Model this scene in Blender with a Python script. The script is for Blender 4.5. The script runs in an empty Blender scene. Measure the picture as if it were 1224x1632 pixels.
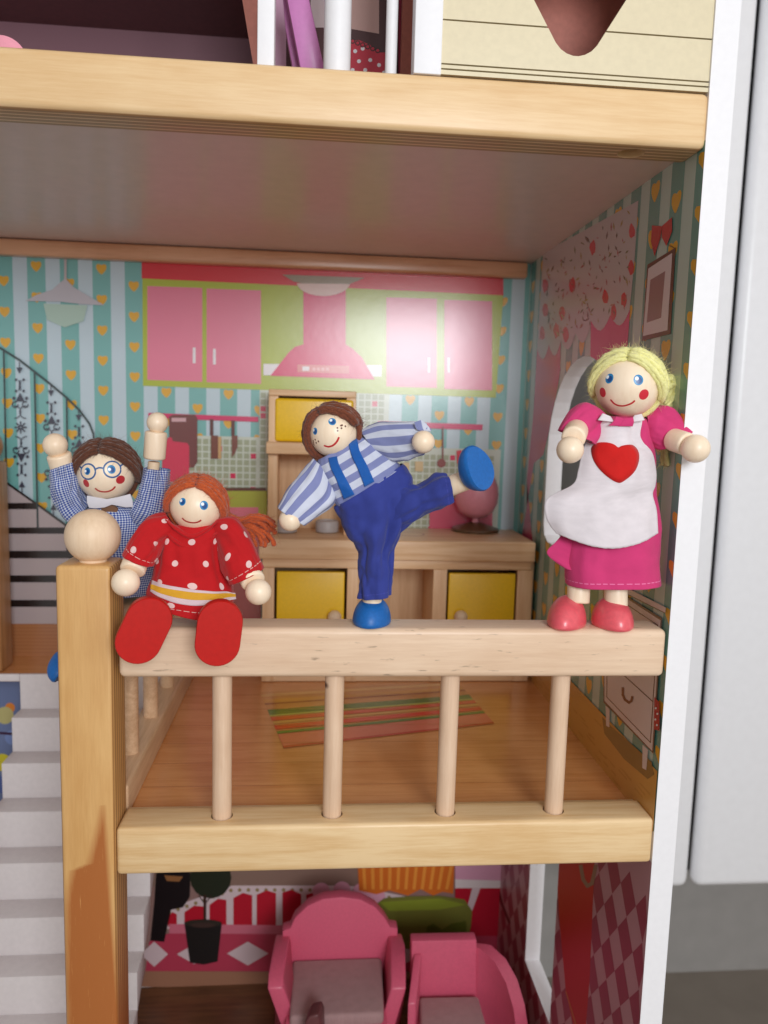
import bpy, bmesh, math, random
from mathutils import Vector, Matrix, noise
from mathutils.geometry import tessellate_polygon
random.seed(7)
V = Vector
S = bpy.context.scene
S.unit_settings.system = 'METRIC'; S.unit_settings.scale_length = 0.01      # one unit is one centimetre
S.render.resolution_x = 768; S.render.resolution_y = 1024
S.render.engine = 'CYCLES'

# ------------------------------------------------------------------ camera
YAW, PITCH, ROLL, FPX = math.radians(5.1), math.radians(6.95), math.radians(1.62), 1235.0
CAM = V((0, -36, 0))
FW = V((math.sin(YAW)*math.cos(PITCH), math.cos(YAW)*math.cos(PITCH), -math.sin(PITCH)))
r0 = V((math.cos(YAW), -math.sin(YAW), 0)); u0 = r0.cross(FW)
RT = math.cos(ROLL)*r0 + math.sin(ROLL)*u0; UP = -math.sin(ROLL)*r0 + math.cos(ROLL)*u0
cd = bpy.data.cameras.new('camera'); cam = bpy.data.objects.new('camera', cd); S.collection.objects.link(cam)
cam.matrix_world = Matrix(((RT.x, UP.x, -FW.x, CAM.x), (RT.y, UP.y, -FW.y, CAM.y), (RT.z, UP.z, -FW.z, CAM.z), (0, 0, 0, 1)))
cd.sensor_fit = 'VERTICAL'; cd.sensor_height = 36.0; cd.lens = 36.0*FPX/1632; cd.clip_start = 0.5; cd.clip_end = 2000
S.camera = cam
cd.dof.use_dof = True; cd.dof.focus_distance = 36.6; cd.dof.aperture_fstop = 0.12      # a phone lens: 2.3 mm opening

# ------------------------------------------------------------------ light: dim room, one window to the upper right behind the viewer
w = bpy.data.worlds.new('World'); S.world = w; w.use_nodes = True
w.node_tree.nodes['Background'].inputs[0].default_value = (1.0, 0.93, 0.88, 1)
w.node_tree.nodes['Background'].inputs[1].default_value = 0.70
def area(name, loc, target, sx, sy, power, col):
    l = bpy.data.lights.new(name, 'AREA'); l.shape = 'RECTANGLE'; l.size = sx; l.size_y = sy; l.energy = power; l.color = col
    o = bpy.data.objects.new(name, l); S.collection.objects.link(o); o.location = loc
    o.rotation_euler = (V(target)-V(loc)).to_track_quat('-Z', 'Y').to_euler(); return o
area('window_light', (24, -112, 25), (4, 0, -2), 36, 38, 92000, (0.93, 0.97, 1.0))
S.view_settings.view_transform = 'Standard'; S.view_settings.look = 'None'; S.view_settings.exposure = 0.0; S.view_settings.gamma = 1.0

# ------------------------------------------------------------------ helpers
def ray(px, py): return (px-612)/FPX*RT - (py-816)/FPX*UP + FW
def at(px, py, ax, val):                   # the point of the plane {axis = val} seen at that place of the photograph
    d = ray(px, py); return CAM + d*((val-CAM[ax])/d[ax])
def A(px, py, y): return at(px, py, 1, y)
def hit(px, py, c, r):                     # the point of a ball seen at that place
    d = ray(px, py).normalized(); oc = CAM-c; b = oc.dot(d); q = b*b-(oc.length_squared-r*r)
    t = -b-math.sqrt(max(q, 0)); return CAM+d*t
def lin(c): c = c/255.0; return c/12.92 if c <= 0.04045 else ((c+0.055)/1.055)**2.4
def RGB(r, g, b): return (lin(r), lin(g), lin(b), 1)
def tag(o, label=None, cat=None, group=None, kind=None):
    if label: o['label'] = label
    if cat: o['category'] = cat
    if group: o['group'] = group
    if kind: o['kind'] = kind
    return o
def empty(name, loc, label, cat, group=None):
    o = bpy.data.objects.new(name, None); S.collection.objects.link(o); o.location = loc; o.empty_display_size = 1
    return tag(o, label, cat, group)
def link(name, me, mats, parent=None, smooth=False):
    o = bpy.data.objects.new(name, me); S.collection.objects.link(o)
    for m in (mats if isinstance(mats, (list, tuple)) else [mats]):
        if m.name not in [x.name for x in me.materials]: me.materials.append(m)
    if smooth: me.shade_smooth()
    if parent:
        o.parent = parent; o.matrix_parent_inverse = world_of(parent).inverted()
    return o
def world_of(o):
    m = Matrix.Translation(o.location)
    return m if not o.parent else world_of(o.parent) @ o.matrix_parent_inverse @ m
def mesh(name, vs, fs, mats, parent=None, smooth=False, uv=None, mi=None, cols=None):
    me = bpy.data.meshes.new(name); me.from_pydata([tuple(v) for v in vs], [], fs)
    if uv:
        l = me.uv_layers.new(name='UVMap')
        for li, lp in enumerate(me.loops): l.data[li].uv = uv[lp.vertex_index] if not callable(uv) else uv(li)
    if mi: me.polygons.foreach_set('material_index', mi)
    if cols:
        ca = me.color_attributes.new('Col', 'FLOAT_COLOR', 'CORNER'); k = 0
        for p, c in zip(me.polygons, cols):
            for li in p.loop_indices: ca.data[li].color = c
    for m in (mats if isinstance(mats, (list, tuple)) else [mats]): me.materials.append(m)
    o = bpy.data.objects.new(name, me); S.collection.objects.link(o)
    if smooth: me.shade_smooth()
    if parent:
        o.parent = parent; o.matrix_parent_inverse = world_of(parent).inverted()
    return o
def bmobj(name, bm, mat, parent=None, smooth=True):
    me = bpy.data.meshes.new(name); bm.normal_update(); bm.to_mesh(me); bm.free(); me.materials.append(mat)
    if smooth:
        me.shade_smooth()
        me.set_sharp_from_angle(angle=math.radians(40))
    o = bpy.data.objects.new(name, me); S.collection.objects.link(o)
    if parent:
        o.parent = parent; o.matrix_parent_inverse = world_of(parent).inverted()
    return o
def hexbm(pts, bev=0.0, seg=3):            # eight corners: bottom four then top four
    bm = bmesh.new(); v = [bm.verts.new(p) for p in pts]
    for f in ((3,2,1,0),(4,5,6,7),(0,1,5,4),(1,2,6,5),(2,3,7,6),(3,0,4,7)): bm.faces.new([v[i] for i in f])
    bmesh.ops.recalc_face_normals(bm, faces=bm.faces)
    if bev: bmesh.ops.bevel(bm, geom=list(bm.edges), offset=bev, segments=seg, profile=0.5, affect='EDGES', clamp_overlap=True)
    return bm
def box(name, x0, x1, y0, y1, z0, z1, mat, parent=None, bev=0.0, seg=3):
    return bmobj(name, hexbm([(x0,y0,z0),(x1,y0,z0),(x1,y1,z0),(x0,y1,z0),(x0,y0,z1),(x1,y0,z1),(x1,y1,z1),(x0,y1,z1)], bev, seg), mat, parent)
def prism(name, poly, dvec, mat, parent=None, bev=0.0, seg=2):   # poly: 3-D outline, extruded by dvec
    bm = bmesh.new(); n = len(poly); dvec = V(dvec)
    a = [bm.verts.new(p) for p in poly]; b = [bm.verts.new(V(p)+dvec) for p in poly]
    bm.faces.new(a[::-1]); bm.faces.new(b)
    for i in range(n): bm.faces.new((a[i], a[(i+1) % n], b[(i+1) % n], b[i]))
    bmesh.ops.recalc_face_normals(bm, faces=bm.faces)
    if bev:
        es = [e for e in bm.edges if len(e.link_faces) == 2 and e.calc_face_angle(0) > 0.9]
        bmesh.ops.bevel(bm, geom=es, offset=bev, segments=seg, profile=0.5, affect='EDGES', clamp_overlap=True)
    return bmobj(name, bm, mat, parent)
def frame(d):
    d = V(d).normalized(); a = V((0, 0, 1)) if abs(d.z) < 0.9 else V((1, 0, 0))
    x = d.cross(a).normalized(); return x, d.cross(x).normalized(), d
def lathe(name, p, d, prof, mat, parent=None, n=40, smooth=True):   # prof: (distance along d, radius)
    x, y, d = frame(d); p = V(p); vs = []; fs = []
    for t, r in prof:
        for k in range(n):
            a = 2*math.pi*k/n; vs.append(p+d*t+(x*math.cos(a)+y*math.sin(a))*r)
    m = len(prof)
    for i in range(m-1):
        for k in range(n): fs.append((i*n+k, i*n+(k+1) % n, (i+1)*n+(k+1) % n, (i+1)*n+k))
    fs.append(tuple(range(n))[::-1]); fs.append(tuple((m-1)*n+k for k in range(n)))
    bm = bmesh.new(); vv = [bm.verts.new(v) for v in vs]
    for f in fs:
        try: bm.faces.new([vv[i] for i in f])
        except ValueError: pass
    bmesh.ops.recalc_face_normals(bm, faces=bm.faces)
    return bmobj(name, bm, mat, parent, smooth)
def ballprof(r, n=20, cut0=0.0, cut1=math.pi, off=0.0):
    return [(off-r*math.cos(cut0+(cut1-cut0)*i/n), max(r*math.sin(cut0+(cut1-cut0)*i/n), 1e-4)) for i in range(n+1)]
def ball(name, c, r, mat, parent=None, axis=(0, 0, 1)): return lathe(name, c, axis, ballprof(r, 28), mat, parent, 48)
def rod(name, p0, p1, r, mat, parent=None, rnd=0.1, r1=None, n=28):
    p0, p1 = V(p0), V(p1); L = (p1-p0).length; r1 = r if r1 is None else r1
    prof = [(0, r-rnd)]+[(rnd*(1-math.cos(a)), r-rnd+rnd*math.sin(a)) for a in (0.4, 0.8, 1.2, 1.57)]
    prof += [(L-rnd*(1-math.cos(a)), r1-rnd+rnd*math.sin(a)) for a in (1.57, 1.2, 0.8, 0.4)]+[(L, r1-rnd)]
    return lathe(name, p0, p1-p0, prof, mat, parent, n)

# ------------------------------------------------------------------ materials
class NT:
    def __init__(s, name):
        s.m = bpy.data.materials.new(name); s.m.use_nodes = True; s.t = s.m.node_tree; s.b = s.t.nodes['Principled BSDF']
    def n(s, typ, **k):
        q = s.t.nodes.new(typ)
        for a, v in k.items():
            if a.startswith('i_'): q.inputs[a[2:].replace('_', ' ')].default_value = v
            else: setattr(q, a, v)
        return q
    def l(s, a, b): s.t.links.new(a, b)
    def math(s, op, a, b=None, c=None):
        q = s.n('ShaderNodeMath', operation=op)
        for i, v in enumerate((a, b, c)):
            if v is None: continue
            if isinstance(v, (int, float)): q.inputs[i].default_value = v
            else: s.l(v, q.inputs[i])
        return q.outputs[0]
    def mix(s, f, a, b, mode='MIX'):
        q = s.n('ShaderNodeMix', data_type='RGBA', blend_type=mode)
        for sock, v in ((q.inputs[0], f), (q.inputs[6], a), (q.inputs[7], b)):
            if isinstance(v, (int, float)): sock.default_value = v
            elif isinstance(v, tuple): sock.default_value = v
            else: s.l(v, sock)
        return q.outputs[2]
    def ramp(s, f, stops):
        q = s.n('ShaderNodeValToRGB'); e = q.color_ramp.elements
        while len(e) < len(stops): e.new(0.5)
        for k, (p, c) in enumerate(stops): e[k].position = p; e[k].color = c
        s.l(f, q.inputs[0]); return q.outputs[0]
    def bump(s, h, strength, dist=0.02):
        q = s.n('ShaderNodeBump'); q.inputs['Strength'].default_value = strength; q.inputs['Distance'].default_value = dist
        s.l(h, q.inputs['Height']); s.l(q.outputs[0], s.b.inputs['Normal'])
    def set(s, rough=None, spec=None, coat=None, cr=None, sheen=None, sss=None):
        if rough is not None: s.b.inputs['Roughness'].default_value = rough
        if spec is not None: s.b.inputs['Specular IOR Level'].default_value = spec
        if coat is not None: s.b.inputs['Coat Weight'].default_value = coat
        if cr is not None: s.b.inputs['Coat Roughness'].default_value = cr
        if sheen is not None: s.b.inputs['Sheen Weight'].default_value = sheen
        return s.m
def paint(name, col, rough=0.4, spec=0.5, coat=0.0, bump=0.15, bs=6, var=0.06):
    t = NT(name); tc = t.n('ShaderNodeTexCoord'); nz = t.n('ShaderNodeTexNoise', i_Scale=bs, i_Detail=4.0); t.l(tc.outputs['Object'], nz.inputs['Vector'])
    dk = (col[0]*(1-var*2), col[1]*(1-var*2), col[2]*(1-var*2), 1); lt = tuple(min(1, c*(1+var)) for c in col[:3])+(1,)
    t.l(t.ramp(nz.outputs[0], ((0.3, dk), (0.7, lt))), t.b.inputs['Base Color'])
    if bump: t.bump(nz.outputs[0], bump, 0.01)
    return t.set(rough, spec, coat, 0.15)
def wood(name, light, dark, axis=0, rough=0.42, scale=1.0, streak=0.5, fleck=0.0, coat=0.1, stain=False, ply=None, knots=()):
    t = NT(name); tc = t.n('ShaderNodeTexCoord'); mp = t.n('ShaderNodeMapping')
    sc = [1.0*scale]*3; sc[axis] = 0.06*scale; mp.inputs['Scale'].default_value = sc; t.l(tc.outputs['Object'], mp.inputs['Vector'])
    warp = t.n('ShaderNodeTexNoise', i_Scale=0.55, i_Detail=2.0); t.l(mp.outputs[0], warp.inputs['Vector'])
    rings = t.math('SINE', t.math('MULTIPLY', warp.outputs[0], 42.0))
    fine = t.n('ShaderNodeTexNoise', i_Scale=9.0, i_Detail=5.0, i_Roughness=0.65); t.l(mp.outputs[0], fine.inputs['Vector'])
    big = t.n('ShaderNodeTexNoise', i_Scale=0.22, i_Detail=2.0); t.l(tc.outputs['Object'], big.inputs['Vector'])
    f = t.math('ADD', t.math('MULTIPLY', rings, 0.16*streak), t.math('ADD', t.math('MULTIPLY', fine.outputs[0], 0.55), t.math('MULTIPLY', big.outputs[0], 0.45)))
    c = t.ramp(f, ((0.33, dark), (0.62, light)))
    sp = t.n('ShaderNodeSeparateXYZ'); t.l(tc.outputs['Object'], sp.inputs[0])
    if fleck:
        m2 = t.n('ShaderNodeMapping'); s2 = [5.0]*3; s2[axis] = 0.9; m2.inputs['Scale'].default_value = s2; t.l(tc.outputs['Object'], m2.inputs['Vector'])
        fl = t.n('ShaderNodeTexNoise', i_Scale=1.0, i_Detail=3.0); t.l(m2.outputs[0], fl.inputs['Vector'])
        k = t.ramp(fl.outputs[0], ((0.66, (0, 0, 0, 1)), (0.74, (1, 1, 1, 1))))
        c = t.mix(t.math('MULTIPLY', k, fleck), c, tuple(v*0.45 for v in dark[:3])+(1,))
    if ply is not None:                                       # laminated edge: stripes on faces that look along the given axis
        ge = t.n('ShaderNodeNewGeometry'); sn = t.n('ShaderNodeSeparateXYZ'); t.l(ge.outputs['Normal'], sn.inputs[0])
        face = t.math('GREATER_THAN', t.math('ABSOLUTE', sn.outputs[ply[0]]), 0.7)
        wv = t.math('SINE', t.math('MULTIPLY', sp.outputs[ply[1]], ply[2]))
        st = t.ramp(wv, ((0.35, (0.42, 0.30, 0.20, 1)), (0.75, (1, 1, 1, 1))))
        c = t.mix(t.math('MULTIPLY', face, 0.75), c, t.mix(1.0, c, st, 'MULTIPLY'))
    for kx, kz, kr in knots:
        d = t.math('SQRT', t.math('ADD', t.math('POWER', t.math('SUBTRACT', sp.outputs[0], kx), 2.0), t.math('POWER', t.math('SUBTRACT', sp.outputs[2], kz), 2.0)))
        c = t.mix(t.ramp(t.math('DIVIDE', d, kr), ((0.3, (1, 1, 1, 1)), (1.0, (0, 0, 0, 1)))), c, (0.10, 0.045, 0.03, 1))
    if stain:                                                 # reddish heartwood climbing the right of the post
        mr = t.n('ShaderNodeMapRange'); t.l(sp.outputs[2], mr.inputs[0]); mr.inputs[1].default_value = -27.5; mr.inputs[2].default_value = -18.6
        edge = t.ramp(mr.outputs[0], ((0.0, (0.0, 0, 0, 1)), (0.42, (0.05, 0.05, 0.05, 1)), (0.52, (0.10, 0.10, 0.10, 1)), (0.62, (0.17, 0.17, 0.17, 1)), (0.66, (0.48, 0.48, 0.48, 1)), (0.82, (0.62, 0.62, 0.62, 1)), (0.99, (0.76, 0.76, 0.76, 1)), (1.0, (1, 1, 1, 1))))
        xx = t.math('DIVIDE', t.math('SUBTRACT', sp.outputs[0], -11.8), 2.5)
        wob = t.math('MULTIPLY', t.math('SUBTRACT', fine.outputs[0], 0.5), 0.16)
        msk = t.ramp(t.math('ADD', t.math('SUBTRACT', t.math('ADD', xx, wob), edge), 0.5), ((0.44, (0, 0, 0, 1)), (0.62, (1, 1, 1, 1))))
        right = t.math('SUBTRACT', 1.0, t.ramp(t.math('SUBTRACT', xx, t.math('MULTIPLY', t.math('ADD', sp.outputs[2], 24.0), -0.02)), ((0.86, (0, 0, 0, 1)), (0.97, (1, 1, 1, 1)))))
        fl2 = t.mix(t.ramp(fine.outputs[0], ((0.62, (0, 0, 0, 1)), (0.74, (1, 1, 1, 1)))), RGB(168, 98, 46), RGB(204, 146, 88))
        c = t.mix(t.math('MULTIPLY', t.math('MULTIPLY', msk, right), 0.97), c, fl2)
    t.l(c, t.b.inputs['Base Color']); t.bump(fine.outputs[0], 0.12, 0.02)
    return t.set(rough, 0.45, coat, 0.2)
M = {}
M['beam'] = wood('pine_beam', RGB(232, 200, 154), RGB(220, 182, 132), 0, streak=0.35, ply=(2, 1, 16.0))
M['beam_low'] = wood('pine_lower_beam', RGB(232, 202, 156), RGB(216, 178, 126), 0, streak=0.45)
M['rail'] = wood('birch_rail', RGB(232, 204, 176), RGB(218, 186, 156), 0, streak=0.25, fleck=0.75, coat=0.05)
M['post'] = wood('pine_post', RGB(218, 174, 114), RGB(204, 156, 96), 2, streak=0.3, stain=True, ply=(0, 1, 17.0))
M['spindle'] = wood('birch_dowel', RGB(228, 198, 170), RGB(212, 178, 148), 2, streak=0.25, coat=0.03, knots=((0.62, -13.15, 0.22),))
M['siderail'] = wood('side_rail_wood', RGB(214, 178, 142), RGB(190, 150, 114), 1, streak=0.4)
M['darkpost'] = wood('brown_post_wood', RGB(190, 140, 92), RGB(160, 112, 68), 2)  # brown wood of the far-left post and its ball
M['bead'] = wood('bead_wood', RGB(238, 212, 182), RGB(226, 196, 162), 2, rough=0.5, streak=0.3, coat=0.0, scale=0.6)
M['face'] = wood('face_wood', RGB(248, 228, 202), RGB(240, 214, 184), 2, rough=0.42, streak=0.3, coat=0.12, scale=0.5)
M['counter'] = wood('counter_wood', RGB(236, 200, 160), RGB(220, 178, 134), 0, streak=0.8)
M['counter_v'] = wood('counter_upright_wood', RGB(232, 194, 152), RGB(216, 172, 128), 2, streak=0.5)
M['floor'] = wood('printed_floor_wood', RGB(222, 158, 100), RGB(204, 134, 78), 0, rough=0.22, streak=0.35, coat=0.45)
M['lowfloor'] = wood('lower_floor_wood', RGB(120, 80, 52), RGB(92, 60, 38), 0, rough=0.35)
M['trim'] = wood('ceiling_trim_wood', RGB(226, 172, 134), RGB(204, 146, 108), 0, rough=0.3, coat=0.2)
M['white'] = paint('white_lacquer', (0.86, 0.86, 0.89, 1), 0.5, 0.4, 0.0, 0.03, 3, 0.01)
M['whiteshelf'] = paint('white_cupboard', (0.93, 0.95, 0.99, 1), 0.35, 0.4, 0.1, 0.02, 1, 0.01)
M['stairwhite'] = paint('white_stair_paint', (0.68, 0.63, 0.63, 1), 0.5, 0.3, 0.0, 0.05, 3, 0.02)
M['ceil'] = paint('ceiling_lacquer', (0.74, 0.57, 0.52, 1), 0.42, 0.5, 0.25, 0.01, 1, 0.02)
M['cream'] = paint('cream_clapboard', RGB(222, 210, 178), 0.4, 0.4, 0.1, 0.05, 4, 0.02)
M['red'] = paint('red_shoe_lacquer', (0.50, 0.008, 0.005, 1), 0.45, 0.3, 0.0, 0.08, 4, 0.03)
M['blue'] = paint('blue_shoe_lacquer', (0.010, 0.135, 0.46, 1), 0.42, 0.4, 0.0, 0.1, 7, 0.06)
M['pinkshoe'] = paint('coral_shoe_lacquer', (0.80, 0.11, 0.14, 1), 0.32, 0.5, 0.2, 0.2, 5, 0.05)
M['pink'] = paint('pink_toy_paint', (0.66, 0.11, 0.19, 1), 0.4, 0.4, 0.1, 0.08, 5, 0.03)
M['yellow'] = paint('yellow_door_paint', (0.90, 0.56, 0.008, 1), 0.35, 0.5, 0.2, 0.06, 5, 0.03)
M['lamp_pink'] = paint('pink_lamp_paint', (0.86, 0.34, 0.44, 1), 0.25, 0.5, 0.3, 0.03, 4, 0.02)
M['bronze'] = paint('brown_base_paint', (0.16, 0.09, 0.045, 1), 0.4, 0.5, 0.2, 0.1, 5, 0.1)
M['grey_plastic'] = paint('pale_grey_knob', (0.50, 0.46, 0.46, 1), 0.4, 0.4, 0, 0.02, 4, 0.03)
M['purple'] = paint('mauve_board_paint', RGB(206, 130, 190), 0.4, 0.4, 0.1, 0.03, 4, 0.03)
M['maroon'] = paint('maroon_paint', RGB(104, 60, 62), 0.4, 0.4, 0, 0.03, 2, 0.06)
M['mauve'] = paint('mauve_wall_print', RGB(184, 136, 148), 0.4, 0.4, 0, 0.03, 2, 0.04)
M['redwood'] = paint('red_brown_board', RGB(182, 112, 98), 0.4, 0.4, 0, 0.05, 3, 0.05)
M['greywall'] = paint('grey_room_wall', (0.42, 0.41, 0.40, 1), 0.8, 0.2, 0, 0.1, 0.3, 0.03)
M['greyfloor'] = paint('grey_room_floor', (0.30, 0.26, 0.22, 1), 0.6, 0.3, 0, 0.1, 0.2, 0.04)
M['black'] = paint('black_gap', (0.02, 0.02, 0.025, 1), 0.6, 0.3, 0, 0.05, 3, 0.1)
M['cushion'] = None

def printmat(name, rough, coat, spec=0.5, bump=0.0):
    t = NT(name); ca = t.n('ShaderNodeVertexColor'); ca.layer_name = 'Col'
    t.l(ca.outputs[0], t.b.inputs['Base Color'])
    tc = t.n('ShaderNodeTexCoord'); nz = t.n('ShaderNodeTexNoise', i_Scale=1.2, i_Detail=2.0); t.l(tc.outputs['Object'], nz.inputs['Vector'])
    t.bump(nz.outputs[0], bump, 0.05)
    return t.set(rough, spec, coat, rough)
M['print'] = printmat('glossy_printed_paper', 0.27, 0.65, 0.7, 0.12)
M['printlow'] = printmat('printed_paper', 0.38, 0.1, 0.4, 0.05)
M['facepaint'] = printmat('face_print_ink', 0.35, 0.2, 0.5, 0.0)

def fabric(name, kind, **k):
    t = NT(name); uv = t.n('ShaderNodeUVMap'); sp = t.n('ShaderNodeSeparateXYZ'); t.l(uv.outputs[0], sp.inputs[0]); u, v = sp.outputs[0], sp.outputs[1]
    wf = k.get('weave', 120.0)
    wu = t.math('SINE', t.math('MULTIPLY', u, wf)); wv = t.math('SINE', t.math('MULTIPLY', v, wf)); wz = t.math('MULTIPLY', wu, wv)
    base = k['col']; nz = t.n('ShaderNodeTexNoise', i_Scale=1.6, i_Detail=5.0); t.l(uv.outputs[0], nz.inputs['Vector'])
    if kind == 'plain': c = base
    elif kind == 'stripe':
        p = k['period']; ww = t.math('FRACT', t.math('DIVIDE', t.math('ADD', (u if k.get('along') == 'u' else v), k.get('off', 0.0)), p))
        c = t.mix(t.ramp(ww, ((0.0, (0, 0, 0, 1)), (0.03, (1, 1, 1, 1)), (k.get('duty', 0.5), (1, 1, 1, 1)), (k.get('duty', 0.5)+0.03, (0, 0, 0, 1)))), base, k['col2'])
    elif kind == 'gingham':
        p = 2*math.pi/k['period']
        g = t.math('MULTIPLY', t.math('SINE', t.math('MULTIPLY', t.math('ADD', u, v), p*0.72)), t.math('SINE', t.math('MULTIPLY', t.math('SUBTRACT', u, v), p*0.72)))
        g = t.math('ADD', t.math('MULTIPLY', g, 0.5), 0.5)
        c = t.mix(t.ramp(g, ((0.40, (0, 0, 0, 1)), (0.56, (1, 1, 1, 1)))), base, k['col2'])
    elif kind == 'dots':
        p = k['period']; r = k['r']; out = None
        row = t.math('FLOOR', t.math('DIVIDE', v, p))
        sh = t.math('MULTIPLY', t.math('MODULO', t.math('ADD', row, 100.0), 2.0), 0.5)
        fx = t.math('SUBTRACT', t.math('FRACT', t.math('ADD', t.math('DIVIDE', u, p*1.25), sh)), 0.5); fy = t.math('SUBTRACT', t.math('FRACT', t.math('DIVIDE', v, p)), 0.5)
        d = t.math('SQRT', t.math('ADD', t.math('POWER', t.math('MULTIPLY', fx, p*1.25), 2.0), t.math('POWER', t.math('MULTIPLY', fy, p), 2.0)))
        c = t.mix(t.ramp(t.math('DIVIDE', d, r*2), ((0.47, (1, 1, 1, 1)), (0.53, (0, 0, 0, 1)))), base, k['col2'])
    if 'seam' in k:                                            # stitched line a little above the hem
        a, th, sc = k['seam']; d = t.math('ABSOLUTE', t.math('SUBTRACT', v, a))
        dash = t.math('GREATER_THAN', t.math('FRACT', t.math('MULTIPLY', u, 4.0)), 0.3)
        c = t.mix(t.math('MULTIPLY', t.math('LESS_THAN', d, th), dash), c, sc)
    c2 = t.mix(t.math('MULTIPLY', nz.outputs[0], 0.22), c, (0, 0, 0, 1))
    c2 = t.mix(t.ramp(wz, ((0.0, (0.86, 0.86, 0.86, 1)), (1.0, (1, 1, 1, 1)))), (0, 0, 0, 1), c2) if False else c2
    t.l(c2, t.b.inputs['Base Color'])
    h = t.math('ADD', t.math('MULTIPLY', wz, 0.4), t.math('MULTIPLY', nz.outputs[0], 3.0)); t.bump(h, k.get('bump', 0.35), 0.02)
    t.b.inputs['Sheen Weight'].default_value = 0.15; t.b.inputs['Sheen Roughness'].default_value = 0.5
    return t.set(k.get('rough', 0.8), 0.2)
PINKC = (0.70, 0.05, 0.20, 1); REDC = (0.56, 0.010, 0.014, 1); NAVY = (0.038, 0.056, 0.30, 1)
M['f_pink'] = fabric('pink_cotton', 'plain', col=PINKC, seam=(0.28, 0.02, (0.95, 0.25, 0.5, 1)))
M['f_pink2'] = fabric('pink_cotton_sleeve', 'plain', col=PINKC)
M['f_white'] = fabric('white_cotton', 'plain', col=(0.84, 0.78, 0.82, 1), bump=0.25)
M['f_navy'] = fabric('navy_cotton', 'plain', col=NAVY, seam=(0.25, 0.012, (0.08, 0.09, 0.45, 1)))
M['f_stripe'] = fabric('striped_cotton', 'stripe', col=(0.66, 0.70, 0.84, 1), col2=(0.24, 0.27, 0.52, 1), period=0.68, duty=0.5)
M['f_stripe_s'] = fabric('striped_sleeve_cotton', 'stripe', col=(0.66, 0.70, 0.84, 1), col2=(0.24, 0.27, 0.52, 1), period=0.62, along='u', duty=0.5)
M['f_gingham'] = fabric('blue_gingham', 'gingham', col=(0.60, 0.66, 0.80, 1), col2=(0.025, 0.07, 0.36, 1), period=0.17, bump=0.4)
M['f_dots'] = fabric('red_dotted_cotton', 'dots', col=REDC, col2=(0.88, 0.62, 0.60, 1), period=1.0, r=0.145, seam=(0.3, 0.014, (0.85, 0.55, 0.5, 1)))
M['f_felt'] = fabric('white_felt', 'plain', col=(0.76, 0.74, 0.80, 1), bump=0.6)
M['f_ribbon'] = fabric('yellow_ribbon', 'plain', col=(0.80, 0.42, 0.03, 1), rough=0.5, bump=0.3)
M['f_ribw'] = fabric('white_ribbon', 'plain', col=(0.78, 0.62, 0.66, 1), rough=0.5, bump=0.3)
M['f_strap'] = fabric('blue_satin_strap', 'plain', col=(0.01, 0.12, 0.48, 1), rough=0.35, bump=0.8, weave=60.0)
M['f_heart'] = fabric('red_felt', 'plain', col=(0.70, 0.010, 0.008, 1), rough=0.6, bump=0.6)
M['f_bow'] = fabric('brown_ribbon', 'plain', col=(0.22, 0.11, 0.06, 1))
M['cushion'] = fabric('grey_pink_cushion', 'plain', col=(0.44, 0.27, 0.27, 1), weave=26.0, bump=0.8)
def yarn(name, a, b, rough=0.75):
    t = NT(name); tc = t.n('ShaderNodeTexCoord'); nz = t.n('ShaderNodeTexNoise', i_Scale=14.0, i_Detail=6.0, i_Roughness=0.7); t.l(tc.outputs['Object'], nz.inputs['Vector'])
    t.l(t.ramp(nz.outputs[0], ((0.3, a), (0.7, b))), t.b.inputs['Base Color']); t.bump(nz.outputs[0], 0.8, 0.04)
    t.b.inputs['Sheen Weight'].default_value = 0.3
    return t.set(rough, 0.25)
M['y_blond'] = yarn('blond_yarn', (0.84, 0.80, 0.26, 1), (1.0, 0.98, 0.52, 1))
M['y_brown'] = yarn('brown_yarn', (0.09, 0.022, 0.010, 1), (0.24, 0.065, 0.028, 1))
M['y_dark'] = yarn('dark_brown_yarn', (0.05, 0.016, 0.009, 1), (0.17, 0.055, 0.026, 1))
M['y_red'] = yarn('ginger_yarn', (0.34, 0.045, 0.010, 1), (0.68, 0.13, 0.03, 1))

# ------------------------------------------------------------------ flat prints: coloured polygons on a plane, a hair's breadth apart
def tris_of(poly):
    t = tessellate_polygon([[V((p[0], p[1], 0)) for p in poly]]); return [[poly[i] for i in q] for q in t]
def clip_half(poly, a, b, keep_left):
    out = []; n = len(poly)
    def side(p): return (b[0]-a[0])*(p[1]-a[1])-(b[1]-a[1])*(p[0]-a[0])
    for i in range(n):
        p, q = poly[i], poly[(i+1) % n]; sp_, sq = side(p), side(q)
        if not keep_left: sp_, sq = -sp_, -sq
        if sp_ >= 0: out.append(p)
        if sp_*sq < 0:
            t = sp_/(sp_-sq); out.append((p[0]+(q[0]-p[0])*t, p[1]+(q[1]-p[1])*t))
    return out
def subtract(polys, hole):                  # hole: convex, counter-clockwise
    res = []
    for poly in polys:
        rest = poly
        for i in range(len(hole)):
            a, b = hole[i], hole[(i+1) % len(hole)]
            o = clip_half(rest, a, b, False)
            if len(o) >= 3: res.append(o)
            rest = clip_half(rest, a, b, True)
            if len(rest) < 3: break
    return res
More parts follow.
